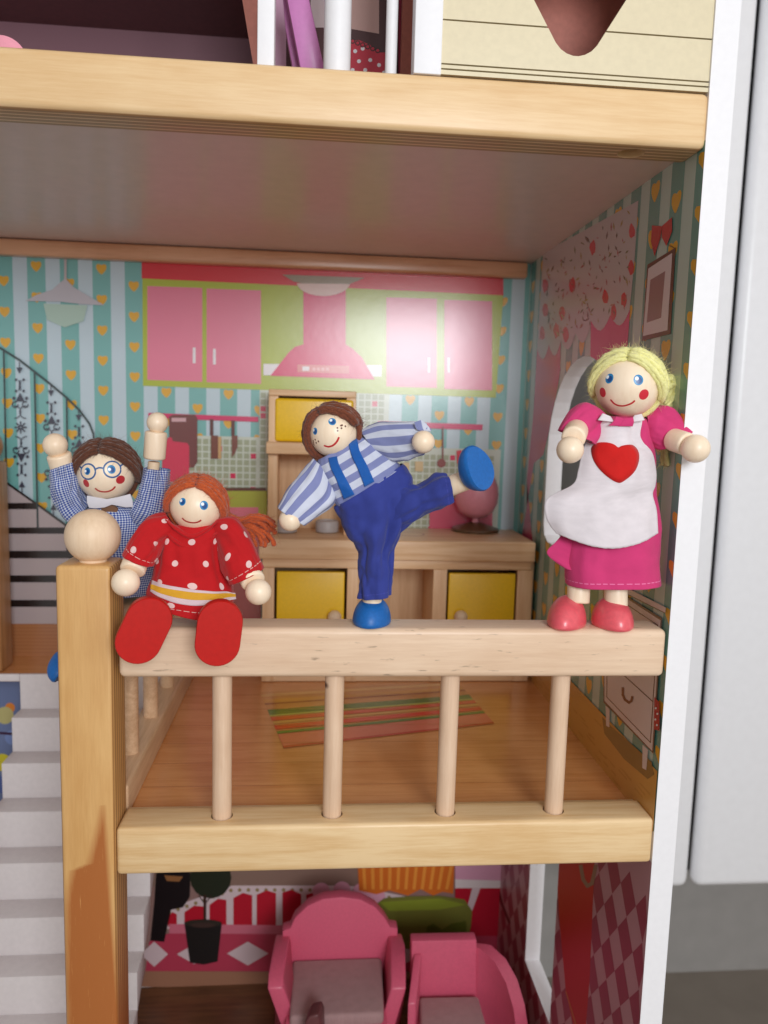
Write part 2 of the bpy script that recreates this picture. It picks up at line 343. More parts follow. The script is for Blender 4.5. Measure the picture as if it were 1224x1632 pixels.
class Print:
    def __init__(s, ax, val, dirn, holes=(), clip=None):
        s.ax, s.val, s.dirn = ax, val, dirn; s.other = [i for i in range(3) if i != ax]; s.v = []; s.f = []; s.c = []; s.layer = 0; s.holes = holes; s.clip = clip
    def w(s, poly, col, step=True):          # polygon in world coordinates of the plane
        if step: s.layer += 1
        s.k = (getattr(s, 'k', 0)+1) % 9; ps = tris_of(poly)
        if s.clip:
            q = []
            for p in ps:
                for i in range(len(s.clip)):
                    if len(p) >= 3: p = clip_half(p, s.clip[i], s.clip[(i+1) % len(s.clip)], True)
                if len(p) >= 3: q.append(p)
            ps = q
        for h in s.holes: ps = subtract(ps, h)
        for p in ps:
            b = len(s.v)
            for a, c in p:
                q = [0, 0, 0]; q[s.other[0]] = a; q[s.other[1]] = c; q[s.ax] = s.val+s.dirn*(0.004*s.layer+0.0004*s.k); s.v.append(q)
            s.f.append(tuple(range(b, b+len(p)))); s.c.append(col)
    def pt(s, x, y):
        p = at(x, y, s.ax, s.val); return (p[s.other[0]], p[s.other[1]])
    def p(s, pts, col, step=True): s.w([s.pt(*q) for q in pts], col, step)
    def rect(s, x0, y0, x1, y1, col, step=True, sk=0.0):     # sk: slope of the horizontal edges
        s.p([(x0, y0), (x1, y0+sk*(x1-x0)), (x1, y1+sk*(x1-x0)), (x0, y1)], col, step)
    def line(s, pts, wd, col, step=True):
        if step: s.layer += 1
        for (x0, y0), (x1, y1) in zip(pts[:-1], pts[1:]):
            d = math.hypot(x1-x0, y1-y0) or 1; nx, ny = -(y1-y0)/d*wd/2, (x1-x0)/d*wd/2; ex, ey = (x1-x0)/d*wd*0.3, (y1-y0)/d*wd*0.3
            s.p([(x0+nx-ex, y0+ny-ey), (x1+nx+ex, y1+ny+ey), (x1-nx+ex, y1-ny+ey), (x0-nx-ex, y0-ny-ey)], col, False)
    def disc(s, x, y, r, col, step=True, ry=None, n=16): s.p([(x+r*math.cos(2*math.pi*i/n), y+(ry or r)*math.sin(2*math.pi*i/n)) for i in range(n)], col, step)
    def build(s, name, mat, parent): return mesh(name, s.v, s.f, mat, parent, cols=s.c)
def heartw(cx, cz, r): return [(cx-0.12*r, cz-r), (cx-0.62*r, cz-0.5*r), (cx-0.95*r, cz+0.05*r), (cx-r, cz+0.6*r), (cx-0.75*r, cz+0.92*r), (cx-0.35*r, cz+0.92*r), (cx, cz+0.74*r), (cx+0.35*r, cz+0.92*r), (cx+0.75*r, cz+0.92*r), (cx+r, cz+0.6*r), (cx+0.95*r, cz+0.05*r), (cx+0.62*r, cz-0.5*r), (cx+0.12*r, cz-r)]

TEAL = RGB(120, 184, 180); PALE = RGB(196, 216, 226); HEART = RGB(228, 172, 44); LIME = RGB(176, 190, 52); CPINK = RGB(234, 128, 156); CRIM = RGB(214, 20, 78)
GREY_P = RGB(196, 182, 184); BLK = RGB(22, 14, 18); WHT = RGB(236, 232, 236)

# ------------------------------------------------------------------ the room behind
zf = at(1150, 1547, 1, 70).z
mesh('room_wall', [(-400, 70.0, zf), (400, 70.0, zf), (400, 70.0, 260), (-400, 70.0, 260)], [(0, 1, 2, 3)], M['greywall'])['kind'] = 'structure'
mesh('room_wall', [(-75, -140, zf), (-75, 70, zf), (-75, 70, 260), (-75, -140, 260)], [(0, 1, 2, 3)], M['greywall'])['kind'] = 'structure'  # unseen left wall, added to cut ambient light from that side
mesh('room_floor', [(-400, -300, zf), (400, -300, zf), (400, 70, zf), (-400, 70, zf)], [(0, 1, 2, 3)], M['greyfloor'])['kind'] = 'structure'
cup = empty('white_cupboard', (60, 45, zf), 'tall white cupboard with two rounded doors and a dark gap, right of the doll house', 'cupboard')
zb = at(1150, 1416, 1, 40).z
xg0, xg1 = A(1101, 1380, 40).x, A(1108.5, 1380, 40).x
slit = 0.0
box('door', xg0-11, xg0, 40, 42, zb, 70, M['whiteshelf'], cup, 1.0, 5)
box('door', xg1, xg1+60, 40, 42, zb, 70, M['whiteshelf'], cup, 1.0, 5)
box('gap_shade', xg0-0.4, xg1+0.4, 42.05, 44, zb+1, 70, M['black'], cup)  # black strip standing in for the shade between the doors
box('cabinet_body', xg0-11, xg1+60, 46, 66, zb+3, 70, M['greywall'], cup, 0.5)

# ------------------------------------------------------------------ the doll house
H = empty('doll_house', (0, 15, -56), 'big open wooden doll house with printed kitchen, balcony railing and white stairs', 'doll house')
WX, WO, BY, FZ = 17.55, 18.75, 29.5, -20.65
def carve(o, cutters):
    for c in cutters:
        md = o.modifiers.new('b', 'BOOLEAN'); md.operation = 'DIFFERENCE'; md.object = c; md.solver = 'EXACT'
    bpy.context.view_layer.update()
    me = bpy.data.meshes.new_from_object(o.evaluated_get(bpy.context.evaluated_depsgraph_get()))
    o.modifiers.clear(); o.data = me; me.shade_smooth(); me.set_sharp_from_angle(angle=math.radians(35))
    for c in cutters: bpy.data.objects.remove(c)
# side wall with two window openings
cyy, hw = 14.9, 7.0
arch = [(cyy-hw, -9.0), (cyy+hw-1.2, -9.0), (cyy+hw-0.3, -8.6), (cyy+hw, -7.8)]+[(cyy+hw*math.cos(a*math.pi/16), -2.2+6.6*math.sin(a*math.pi/16)) for a in range(17)]
lowwin = [(13.9, -43.3), (20.6, -43.3), (20.6, -26.5), (13.9, -26.5)]
def wall_with_holes(name, x0, x1, y0, y1, z0, z1, holes, mat, parent):
    vs, fs = [], []
    base = [[(y0, z0), (y1, z0), (y1, z1), (y0, z1)]]
    for h in holes: base = subtract(base, h)
    for x in (x0, x1):
        for p in base:
            b = len(vs); vs += [(x, q[0], q[1]) for q in p]; fs.append(tuple(range(b, b+len(p))) if x == x1 else tuple(range(b, b+len(p)))[::-1])
    for loop in [[(y0, z0), (y1, z0), (y1, z1), (y0, z1)]]+holes:
        for i in range(len(loop)):
            a, c = loop[i], loop[(i+1) % len(loop)]; b = len(vs); vs += [(x0, *a), (x0, *c), (x1, *c), (x1, *a)]; fs.append((b, b+1, b+2, b+3))
    return mesh(name, vs, fs, mat, parent)
sw = wall_with_holes('side_wall', WX, WO, 0.0, 30.3, -56, 46, [arch, lowwin], M['white'], H)
bw = box('back_wall', -30, WX, BY+0.02, BY+0.8, -56, 46, M['white'], H)
box('side_wall', -31.2, -30, 0, 30.3, -56, 46, M['white'], H)  # unseen left end of the house, put here to block light
cb = box('ceiling_board', -30, WX-0.02, 2.25, BY, 13.05, 14.9, M['ceil'], H)
kf = box('kitchen_floor_board', -11.0, WX-0.02, 2.2, BY, -22.3, FZ, M['floor'], H)
box('kitchen_floor_board', -30, -11.02, 24.5, BY, -21.2, FZ, M['floor'], H)
lf = box('ground_floor_board', -30, WX-0.02, 0.3, BY, -53, -51.46, M['lowfloor'], H)
zr = at(200, 48, 1, BY).z
box('roof_board', -30, WX, 2, BY, zr, zr+1.5, M['maroon'], H)
box('ceiling_trim', -30, 17.1, 28.5, BY-0.03, 11.75, 13.0, M['trim'], H, 0.2)
# beams
bt = box('beam', -30, 17.62, 0.0, 2.22, 12.66, 15.12, M['beam'], H, 0.32, 5)
hc = A(1006, 243, 1.1); cut = lathe('cut', (hc.x, 1.15, 11.5), (0, 0, 1), [(0, 0.62), (2.4, 0.62)], M['beam'])
carve(bt, [cut])
lb = box('beam', -9.28, 17.52, 0.0, 2.1, -22.36, -19.95, M['beam_low'], H, 0.22, 4)
spx = [A(354, 1200, 1.1).x, A(531, 1200, 1.1).x, A(713, 1200, 1.1).x, A(887, 1200, 1.1).x]
carve(lb, [lathe('cut', (x, 1.1, -20.6), (0, 0, 1), [(0, 0.54), (2, 0.54)], M['beam_low'], None, 32) for x in spx])
box('floor_edge_strip', -9.3, 17.5, 2.12, 2.62, -22.3, -20.2, M['beam_low'], H, 0.1)
box('top_rail', -9.05, 17.45, -0.05, 2.02, -12.46, -10.03, M['rail'], H, 0.3, 5)
for x in spx: rod('spindle', (x, 1.1, -20.55), (x, 1.1, -12.4), 0.475, M['spindle'], H, 0.05)
for yy in (6.4, 11.7, 17.1, 22.0): rod('spindle', (-10.05, yy, -19.3), (-10.05, yy, -12.3), 0.45, M['siderail'], H, 0.05)
box('side_rail', -10.9, -9.25, 2.38, 24, -12.4, -10.1, M['siderail'], H, 0.25, 4)
box('side_rail', -10.9, -9.25, 2.38, 24, FZ, -18.95, M['siderail'], H, 0.2, 4)
pb = box('post', -11.80, -9.3, -0.12, 2.36, -56, -7.12, M['post'], H, 0.22, 4)
fc = A(148, 852, 1.1)
lathe('finial_ball', (fc.x, 1.1, -7.12), (0, 0, 1), [(0, 0.62), (0.12, 0.64)]+ballprof(1.27, 26, 0.45, math.pi, 1.27*math.cos(0.45)+0.06), M['bead'], H, 48)
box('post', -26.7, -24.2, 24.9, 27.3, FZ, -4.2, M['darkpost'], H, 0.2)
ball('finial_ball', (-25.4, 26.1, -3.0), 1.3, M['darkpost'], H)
# stairs: twelve white steps coming down towards the front
st = None
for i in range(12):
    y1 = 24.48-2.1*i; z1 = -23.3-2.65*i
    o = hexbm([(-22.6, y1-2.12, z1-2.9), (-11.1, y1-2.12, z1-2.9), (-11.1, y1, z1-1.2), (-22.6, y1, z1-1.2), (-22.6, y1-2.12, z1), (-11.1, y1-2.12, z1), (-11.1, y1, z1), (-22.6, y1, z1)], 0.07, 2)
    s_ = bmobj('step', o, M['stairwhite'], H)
box('landing_edge', -22.6, -11.1, 24.2, 24.48, -23.4, FZ+0.12, M['stairwhite'], H, 0.05)
box('landing_edge', -30, -22.62, 24.2, 24.48, -21.1, FZ+0.12, M['stairwhite'], H, 0.05)

# ------------------------------------------------------------------ printed paper on the kitchen's back wall
P = Print(1, BY, -1)
P.w([(-30, FZ), (WX, FZ), (WX, 13.05), (-30, 13.05)], PALE)
P.layer += 1
hearts = []
for k in range(-3, 17):
    x0 = -23.09+2.516*k
    P.w([(x0, FZ), (min(x0+1.40, WX-0.01), FZ), (min(x0+1.40, WX-0.01), 13.05), (x0, 13.05)], TEAL, False)
    for j in range(11):
        z = 12.3-2.4*j if k % 2 else 11.13-2.4*j
        if x0+1.3 < WX and z > -17 : hearts.append((x0+0.7, z))
P.layer += 1
for hx, hz in hearts: P.w([(q[0], q[1]) for q in heartw(hx, hz, 0.41)], HEART, False)
# tiles under the cupboards
TL, TD = RGB(206, 214, 200), RGB(164, 172, 142)
def tiles(x0, y0, x1, y1):
    a = P.pt(x0, y0); b = P.pt(x1, y1); P.w([(a[0], b[1]), (b[0], b[1]), (b[0], a[1]), (a[0], a[1])], TL)
    P.layer += 1; n = int((b[0]-a[0])/0.56); m = int((a[1]-b[1])/0.56)
    for i in range(n):
        for j in range(m):
            xx = a[0]+0.08+i*0.56; zz = b[1]+0.08+j*0.56; r = random.random()
            c = TD if r > 0.06 else (CRIM if r < 0.03 else RGB(214, 150, 170))
            P.w([(xx, zz), (xx+0.44, zz), (xx+0.44, zz+0.44), (xx, zz+0.44)], c, False)
tiles(300, 694, 415, 870); tiles(414, 618, 446, 870); tiles(560, 624, 614, 870); tiles(612, 712, 792, 850)
# the run of wall cupboards and the hood
P.p([(226, 400), (802, 430), (802, 472), (226, 444)], RGB(216, 26, 46))
P.p([(227, 444), (802, 471), (790, 634), (228, 615)], LIME)
P.rect(235, 456, 322.6, 605.5, CPINK, True, 0.035); P.rect(329.4, 460, 416, 609, CPINK, True, 0.035)
P.rect(615.7, 474, 696, 616, CPINK, True, 0.03); P.rect(708, 478, 784, 620, CPINK, True, 0.03)
for x, y in ((307.5, 554), (339.7, 556)): P.rect(x, y, x+4.5, y+25, WHT)
for x, y in ((681.6, 570), (713, 570)): P.rect(x, y, x+3.5, y+24, WHT)
P.rect(420, 580, 608, 598, WHT, True, 0.012)
P.p([(483.5, 456), (551, 459), (551, 549), (562, 556), (577, 570), (597, 605), (431, 599), (460, 562), (470, 553), (483.5, 549)], RGB(222, 44, 104))
P.rect(474, 581, 556, 593, RGB(226, 130, 130), True, 0.03); P.rect(482, 584, 493, 591, WHT, True, 0.03)
for k in range(4): P.rect(498+7*k, 586, 503+7*k, 591, RGB(240, 180, 180), True, 0.03)
P.p([(450, 438), (581, 443), (560, 452), (545, 457), (490, 454), (468, 449)], RGB(150, 136, 112))
P.p([(473, 452)]+[(515.5-42*math.cos(math.pi*i/12), 451+21*math.sin(math.pi*i/12)) for i in range(1, 12)]+[(558, 453)], RGB(226, 196, 188))
# hanging lamp on the left
P.rect(103, 410, 107, 448, GREY_P)
P.p([(104.7, 444), (118, 458), (138, 470), (167, 487), (130, 485), (95, 481), (41, 480), (60, 470), (84, 462)], RGB(192, 188, 196))
P.p([(70, 484), (140, 487), (134, 512), (104, 522), (76, 510)], RGB(176, 204, 190))
# rails with boards, knives and ladle
P.p([(237, 658), (412, 664.5), (412, 672.5), (237, 666)], RGB(214, 24, 98))
P.p([(602, 671), (769, 676.5), (768, 685.5), (602, 680)], RGB(214, 24, 98))
P.p([(270, 664), (276, 661), (311, 661), (315, 666), (315, 736), (309, 745), (270, 745)], RGB(112, 46, 44))
P.rect(274, 666, 297, 672, RGB(216, 170, 176))
P.p([(259, 703), (266, 702), (268, 697), (274, 697), (276, 703), (299, 706), (302, 711), (302, 768), (259, 768)], RGB(214, 26, 74))
P.rect(335, 668, 340.5, 694, RGB(92, 40, 36)); P.rect(336.6, 694, 348, 731, RGB(120, 62, 44)); P.rect(348, 696, 353, 731, RGB(206, 164, 110))
P.rect(369, 670, 374.5, 694, RGB(92, 40, 36)); P.p([(369.5, 694), (379, 694), (379, 712), (375, 722), (370, 729)], RGB(124, 66, 50))
P.rect(704, 680, 706.4, 732, RGB(128, 52, 44)); P.disc(703, 738, 7, RGB(140, 58, 50))
P.p([(727, 718), (735, 717), (738, 730), (734, 742), (728, 738)], RGB(214, 30, 60))
P.rect(661, 735, 674, 751, RGB(206, 176, 120)); P.rect(643, 737, 652, 749, RGB(206, 176, 120))
P.rect(684, 795, 784, 850, RGB(222, 84, 118))
# stove and base cupboards behind the ginger doll
P.rect(250, 806, 415, 996, RGB(226, 128, 138)); P.rect(350, 782, 426, 828, RGB(176, 180, 60)); P.rect(355, 777, 424, 782, RGB(96, 52, 36))
P.rect(361, 808, 412, 866, RGB(228, 120, 140)); P.rect(372, 903, 416, 995, RGB(168, 84, 84))
# printed wood floor along the foot of the wall
P.w([(-30, FZ), (WX, FZ), (WX, -17.9), (-30, -17.9)], RGB(176, 118, 76))
for k in range(9): P.w([(-30, FZ+0.25+0.3*k), (WX, FZ+0.25+0.3*k), (WX, FZ+0.33+0.3*k), (-30, FZ+0.33+0.3*k)], RGB(164, 106, 66), k == 0)
# printed spiral stairs
P.p([(0, 762), (12.5, 769), (62, 806), (120, 846), (135, 900), (135, 993), (0, 993)], RGB(186, 172, 174))
P.p([(104, 836), (118, 828), (135, 850), (135, 900), (108, 884)], BLK)
for y0, y1, x1 in ((801, 811, 62), (840, 850, 106), (877, 889, 130), (916, 927, 130), (955, 966, 130)): P.rect(0, y0, x1, y1, BLK)
P.line([(0, 760), (12.5, 769), (62, 804), (106, 836), (122, 850)], 3.5, BLK)
DG = RGB(34, 58, 60)
P.line([(0, 553.5), (33, 574), (83, 613), (108, 634), (129, 654.6), (144, 675), (150, 690), (153, 712), (152, 740)], 3.2, DG)
P.line([(8, 559), (12.5, 769)], 3, DG); P.line([(57, 594), (62, 840)], 3, DG); P.line([(108, 634), (110, 836)], 3, DG)
IR = RGB(58, 60, 78)
def arc(cx, cy, r, a0, a1, wd=1.5, n=9): P.line([(cx+r*math.cos(a0+(a1-a0)*i/n), cy+r*math.sin(a0+(a1-a0)*i/n)) for i in range(n+1)], wd, IR, False)
def ornament(cx, y0, y1, dx=0.02):
    P.layer += 1; L = y1-y0; c = lambda y: cx+dx*(y-y0)
    tip = lambda y, s: P.p([(c(y)-5, y), (c(y)+5, y), (c(y), y+10*s)], IR, False)
    tip(y0+6, 1); tip(y1-6, -1); P.line([(c(y0), y0-2), (c(y0+10), y0+10)], 1.6, IR, False); P.line([(c(y1), y1+2), (c(y1-8), y1-8)], 1.6, IR, False)
    for s in (-1, 1):
        for yy in (y0+0.17*L, y1-0.17*L):
            arc(c(yy)+s*10, yy, 11, math.pi/2*(1+s)-0.75+(0), math.pi/2*(1+s)+0.75); P.disc(c(yy)+s*6, yy-9, 2.2, IR, False, n=8); P.disc(c(yy)+s*6, yy+9, 2.2, IR, False, n=8)
            P.line([(c(yy)+s*1.0, yy-8), (c(yy)+s*1.6, yy+8)], 0.8, IR, False)
        for yy, q in ((y0+0.32*L, 1), (y1-0.32*L, -1)):
            arc(c(yy)+s*8, yy, 4.6, 0, 5.2, 1.8, 10); arc(c(yy)+s*9, yy+q*12, 10, math.pi*0.5+(0 if s < 0 else 0), math.pi*1.5 if s > 0 else -math.pi*0.5, 1.4); P.disc(c(yy)+s*10, yy-q*10, 2.6, IR, False, n=8)
    for yy in (y0+0.27*L, y1-0.27*L): P.p([(c(yy)-7, yy+5), (c(yy), yy-9), (c(yy)+7, yy+5)] if yy < (y0+y1)/2 else [(c(yy)-7, yy-5), (c(yy)+7, yy-5), (c(yy), yy+9)], IR, False)
    ym = (y0+y1)/2
    for k in range(8):
        a = k*math.pi/4; P.line([(c(ym)+2*math.cos(a), ym+2*math.sin(a)), (c(ym)+9*math.cos(a), ym+9*math.sin(a))], 2.2, IR, False)
ornament(33, 580, 782); ornament(83, 616, 818); ornament(127, 655, 850); ornament(-18, 552, 745)
P.build('printed_wallpaper', M['print'], bw)

# ------------------------------------------------------------------ printed paper on the right wall
Q = Print(0, WX, -1, holes=[arch])
Q.w([(0.02, FZ), (BY, FZ), (BY, 13.05), (0.02, 13.05)], RGB(186, 208, 198)); Q.layer += 1
for k in range(12):
    a = -0.65+2.57*k; Q.w([(max(a, 0.02), FZ), (min(a+1.4, BY), FZ), (min(a+1.4, BY), 13.05), (max(a, 0.02), 13.05)], RGB(98, 156, 146), False)
Q.layer += 1
for k in range(12):
    for j in range(13):
        hy, hz = 0.05+2.57*k, 12.2-2.4*j+(1.2 if k % 2 else 0)
        if hy > 0.5 and -17.3 < hz < 12.4: Q.w(heartw(hy, hz, 0.52), HEART, False)
        elif hy <= 0.5 and -17.3 < hz < 12.4: Q.w([(0.02, hz-0.42), (0.5, hz), (0.55, hz+0.3), (0.4, hz+0.42), (0.02, hz+0.35)], HEART, False)
def q5(x, y): return (820+x/3.03, 230+y/3.03)
Q.p([q5(110, 985), q5(225, 950), q5(222, 1090), q5(190, 1300), q5(140, 1500), q5(95, 1540), q5(60, 1750), q5(30, 1930), q5(100, 2040), q5(60, 1620), q5(92, 1300)], RGB(206, 76, 116))
Q.p([q5(370, 850), q5(560, 800), q5(545, 1000), q5(500, 1160), q5(420, 1160), q5(366, 1110)], RGB(214, 62, 112))
FLO = RGB(196, 188, 190)
scal = [q5(110, 985)]
bot = [(110, 985), (225, 960), (365, 905), (370, 850), (560, 805)]
pts = [q5(140, 525), q5(600, 272), q5(582, 560), q5(558, 800)]
for a, b, n in (((558, 800), (370, 850), 2), ((370, 880), (225, 945), 2), ((225, 950), (110, 985), 2)):
    for i in range(n):
        for k in range(7):
            t = (i+k/6)/n; s = math.sin(k/6*math.pi)*62
            pts.append(q5(a[0]+(b[0]-a[0])*t, a[1]+(b[1]-a[1])*t+s))
Q.p(pts, FLO)
rr = random.Random(3)
def in_val(x, y): return 150 < x < 560 and y > 525-(x-140)*0.55+30 and y < 960-(x-110)*0.36
Q.layer += 1
for x, y in ((380, 500), (570, 420), (280, 680), (150, 680), (440, 740), (565, 595), (530, 750), (150, 800), (232, 815), (250, 915), (480, 810), (205, 900), (135, 915)):
    Q.p([(q5(x+rr.uniform(14, 20)*math.cos(a)*0.85, y+rr.uniform(28, 44)*math.sin(a))) for a in [i*math.pi/5 for i in range(10)]], RGB(206, 58, 72), False)
Q.layer += 1
for _ in range(230):
    x, y = rr.uniform(150, 575), rr.uniform(300, 980)
    if in_val(x, y):
        a = rr.uniform(0, 3.14); l = rr.uniform(10, 24); c = rr.choice([RGB(110, 92, 78), RGB(120, 120, 88), RGB(176, 110, 110), RGB(168, 150, 96)])
        dx, dy = l*math.cos(a)*0.5, l*math.sin(a)
        Q.p([q5(x-dx, y-dy), q5(x+dy*0.18, y-dx*0.5), q5(x+dx, y+dy), q5(x-dy*0.18, y+dx*0.5)], c, False)
Q.p([q5(645, 582), q5(782, 498), q5(757, 915), q5(619, 950)], RGB(84, 50, 44)); Q.p([q5(650, 600), q5(766, 524), q5(742, 898), q5(624, 926)], RGB(222, 208, 210))
Q.p([q5(660, 655), q5(732, 612), q5(712, 838), q5(642, 862)], RGB(150, 118, 120))
Q.p([q5(712, 395), q5(668, 392), q5(663, 470), q5(680, 540), q5(708, 455), q5(716, 400)], RGB(190, 38, 46)); Q.p([q5(716, 395), q5(765, 352), q5(766, 420), q5(738, 492), q5(716, 450)], RGB(196, 42, 50)); Q.line([q5(748, 485), q5(776, 502)], 1.2, RGB(90, 60, 50))
Q.w([(0.02, FZ), (BY, FZ), (BY, -17.4), (0.02, -17.4)], RGB(204, 150, 70))
Q.layer += 1
for _ in range(60):
    y0 = rr.uniform(0.3, 28); z0 = rr.uniform(FZ, -17.6); Q.w([(y0, z0), (y0+rr.uniform(0.3, 1.5), z0), (y0+rr.uniform(0.3, 1.5), z0+0.12), (y0, z0+0.14)], RGB(192, 138, 62), False)
def q7(x, y): return (920+x/2.23, 900+y/2.23)
Q.p([q7(92, 540), q7(120, 570), q7(200, 640), q7(268, 700), q7(278, 745), q7(255, 762), q7(170, 690), q7(100, 600)], RGB(136, 104, 50))
WD, LN = RGB(222, 206, 204), RGB(104, 72, 64)
Q.p([q7(105, 500), q7(120, 515), q7(118, 578), q7(107, 572)], WD); Q.p([q7(237, 640), q7(257, 658), q7(250, 730), q7(236, 722)], WD)
Q.p([q7(96, 60), q7(306, 190), q7(276, 672), q7(98, 490)], LN); Q.p([q7(100, 68), q7(302, 198), q7(272, 662), q7(102, 484)], WD)
Q.line([q7(112, 95), q7(292, 215), q7(266, 632), q7(110, 470), q7(112, 95)], 1.4, LN); Q.line([q7(108, 335), q7(276, 488)], 1.6, LN); Q.line([q7(110, 210), q7(286, 345)], 1.6, LN)
for oy in (0, -140): Q.line([q7(168, 438+oy), q7(168, 462+oy), q7(176, 480+oy), q7(190, 490+oy), q7(199, 484+oy), q7(202, 470+oy)], 4, RGB(122, 70, 50))
Q.p([q7(60, 20), q7(322, 152), q7(320, 172), q7(58, 42)], WD); Q.line([q7(58, 42), q7(320, 172)], 1.3, LN)
Q.p([q7(282, 470), q7(300, 490), q7(300, 590), q7(280, 585)], RGB(176, 30, 50))
for x, y in ((287, 510), (293, 530), (286, 550), (292, 570)): Q.disc(*q7(x, y), 1.6, WHT)
Q.build('printed_wallpaper', M['print'], sw)

# ------------------------------------------------------------------ printed paper of the ground floor
L = Print(1, BY, -1)
L.w([(-30, -51.4), (WX, -51.4), (WX, -22.3), (-30, -22.3)], RGB(150, 116, 110))
L.p([(-10, 1075), (60, 1075), (60, 1300), (-10, 1300)], RGB(108, 122, 160))
for x, y, r, c in ((16, 1128, 8, RGB(222, 132, 50)), (8, 1140, 14, RGB(190, 180, 120)), (4, 1215, 14, RGB(214, 200, 50)), (20, 1175, 12, RGB(120, 140, 190)), (2, 1250, 14, RGB(80, 100, 160))): L.disc(x, y, r, c)
L.line([(0, 1168), (26, 1170)], 4, RGB(60, 30, 60))
L.p([(232, 1380), (600, 1380), (600, 1412), (232, 1412)], RGB(140, 112, 100))
arcy = lambda x: 1411+max(0, (370-x))*0.36+max(0, x-560)*0.2
top = [(x, arcy(x)) for x in range(262, 800, 18)]
L.p(top+[(800, 1480), (262, 1480)], RGB(218, 196, 200))
L.layer += 1
for x in range(270, 640, 14): L.disc(x, arcy(x)+7, 3.0, RGB(150, 128, 84), False, n=10)
L.layer += 1
for x0, x1 in ((268, 282), (294, 325), (334, 361), (372, 402), (409, 440), (450, 480), (488, 520), (530, 560), (570, 600)):
    t0 = 1416+abs(450-x0)*0.09+max(0, 380-x0)*0.2; t1 = 1416+abs(450-x1)*0.09+max(0, 380-x1)*0.2
    L.p([(x0, t0+6), ((x0+x1)/2, (t0+t1)/2), (x1, t1+6), (x1, 1476), (x0, 1476)], RGB(186, 20, 44), False)
L.p([(270, 1472), (800, 1478), (800, 1490), (270, 1487)], RGB(208, 110, 130)); L.p([(268, 1487), (800, 1490), (800, 1548), (232, 1547), (238, 1500)], RGB(184, 60, 84))
L.layer += 1
for cx, cy, hx, hy in ((395, 1519, 33, 19), (310, 1520, 28, 16), (246, 1520, 22, 20), (475, 1520, 33, 18), (640, 1520, 33, 18)): L.p([(cx-hx, cy), (cx, cy-hy), (cx+hx, cy), (cx, cy+hy)], RGB(214, 190, 194), False)
L.p([(232, 1547), (800, 1550), (800, 1575), (226, 1572)], RGB(160, 112, 88))
for cx, cy, r in ((512, 1420, 14), (545, 1418, 14), (575, 1420, 13), (600, 1428, 14), (528, 1436, 10), (592, 1445, 12)): L.disc(cx, cy, r, RGB(222, 160, 182))
L.p([(250, 1380), (304, 1380), (303, 1428), (292, 1445), (273, 1449), (262, 1500), (240, 1498), (246, 1440)], BLK); L.p([(262, 1394), (292, 1396), (286, 1404), (266, 1403)], RGB(150, 100, 60))
L.disc(336, 1398, 33, RGB(34, 40, 26)); L.rect(324.5, 1425, 329, 1474, RGB(60, 34, 28))
for s in (-1, 1): L.line([(327, 1440), (327+s*10, 1426)], 1.6, RGB(60, 34, 28))
L.p([(294, 1469), (354, 1469), (347, 1531), (325, 1536), (303, 1533)], RGB(26, 22, 22)); L.disc(324, 1470, 30, RGB(48, 40, 34), True, 6); L.disc(324, 1473, 20, RGB(66, 46, 42), True, 4)
L.p([(570, 1375), (724, 1375), (722, 1423), (705, 1420), (690, 1426), (670, 1416), (650, 1426), (620, 1418), (600, 1424), (572, 1418)], RGB(214, 110, 40))
L.layer += 1
for k in range(11): L.p([(577+14*k, 1376), (582+14*k, 1376), (584+13*k, 1416), (579+13*k, 1416)], RGB(236, 150, 62), False)
L.p([(725, 1375), (800, 1375), (800, 1402), (725, 1400)], RGB(218, 160, 184)); L.p([(725, 1400), (800, 1402), (800, 1414), (725, 1414)], RGB(226, 214, 214))
L.p([(725, 1414), (800, 1414), (800, 1490), (725, 1490)], RGB(186, 24, 48)); L.p([(752, 1414), (765, 1414), (745, 1470), (738, 1468)], RGB(218, 196, 200))
L.p([(599, 1440), (612, 1430), (650, 1427), (700, 1426), (740, 1432), (752, 1450), (750, 1475), (744, 1500), (700, 1512), (640, 1510), (606, 1490)], RGB(120, 120, 52))
L.p([(680, 1475), (690, 1470), (704, 1480), (720, 1470), (742, 1466), (744, 1500), (700, 1512), (676, 1500)], RGB(88, 96, 30)); L.p([(605, 1436), (700, 1430), (742, 1440), (700, 1448), (620, 1450)], RGB(138, 150, 50))
L.build('printed_wallpaper', M['printlow'], bw)
R = Print(0, WX, -1, holes=[lowwin])
R.w([(0.02, -51.4), (BY, -51.4), (BY, -22.35), (0.02, -22.35)], RGB(196, 152, 158)); R.layer += 1
for i in range(20):
    for j in range(12):
        cy_, cz_ = 0.4+2.1*i, -50.0+2.7*j
        R.w([(max(0.03, cy_-1.05), cz_), (cy_, cz_-1.35), (cy_+1.05, cz_), (cy_, cz_+1.35)], RGB(156, 70, 86), False) if cy_ < BY-1.1 and abs(cz_+36.9) < 13 else None
R.p([(886, 1375), (948, 1375), (946, 1420), (940, 1560), (932, 1660), (920, 1660), (902, 1580), (893, 1480)], RGB(196, 44, 30)); R.line([(902, 1580), (918, 1632), (930, 1660)], 1.6, RGB(200, 130, 60))
R.line([(926, 1380), (930, 1402), (937, 1412), (944, 1408), (950, 1380)], 6, RGB(150, 128, 100)); R.line([(790, 1400), (800, 1440), (812, 1470)], 4, RGB(90, 40, 40))
R.build('printed_wallpaper', M['printlow'], sw)
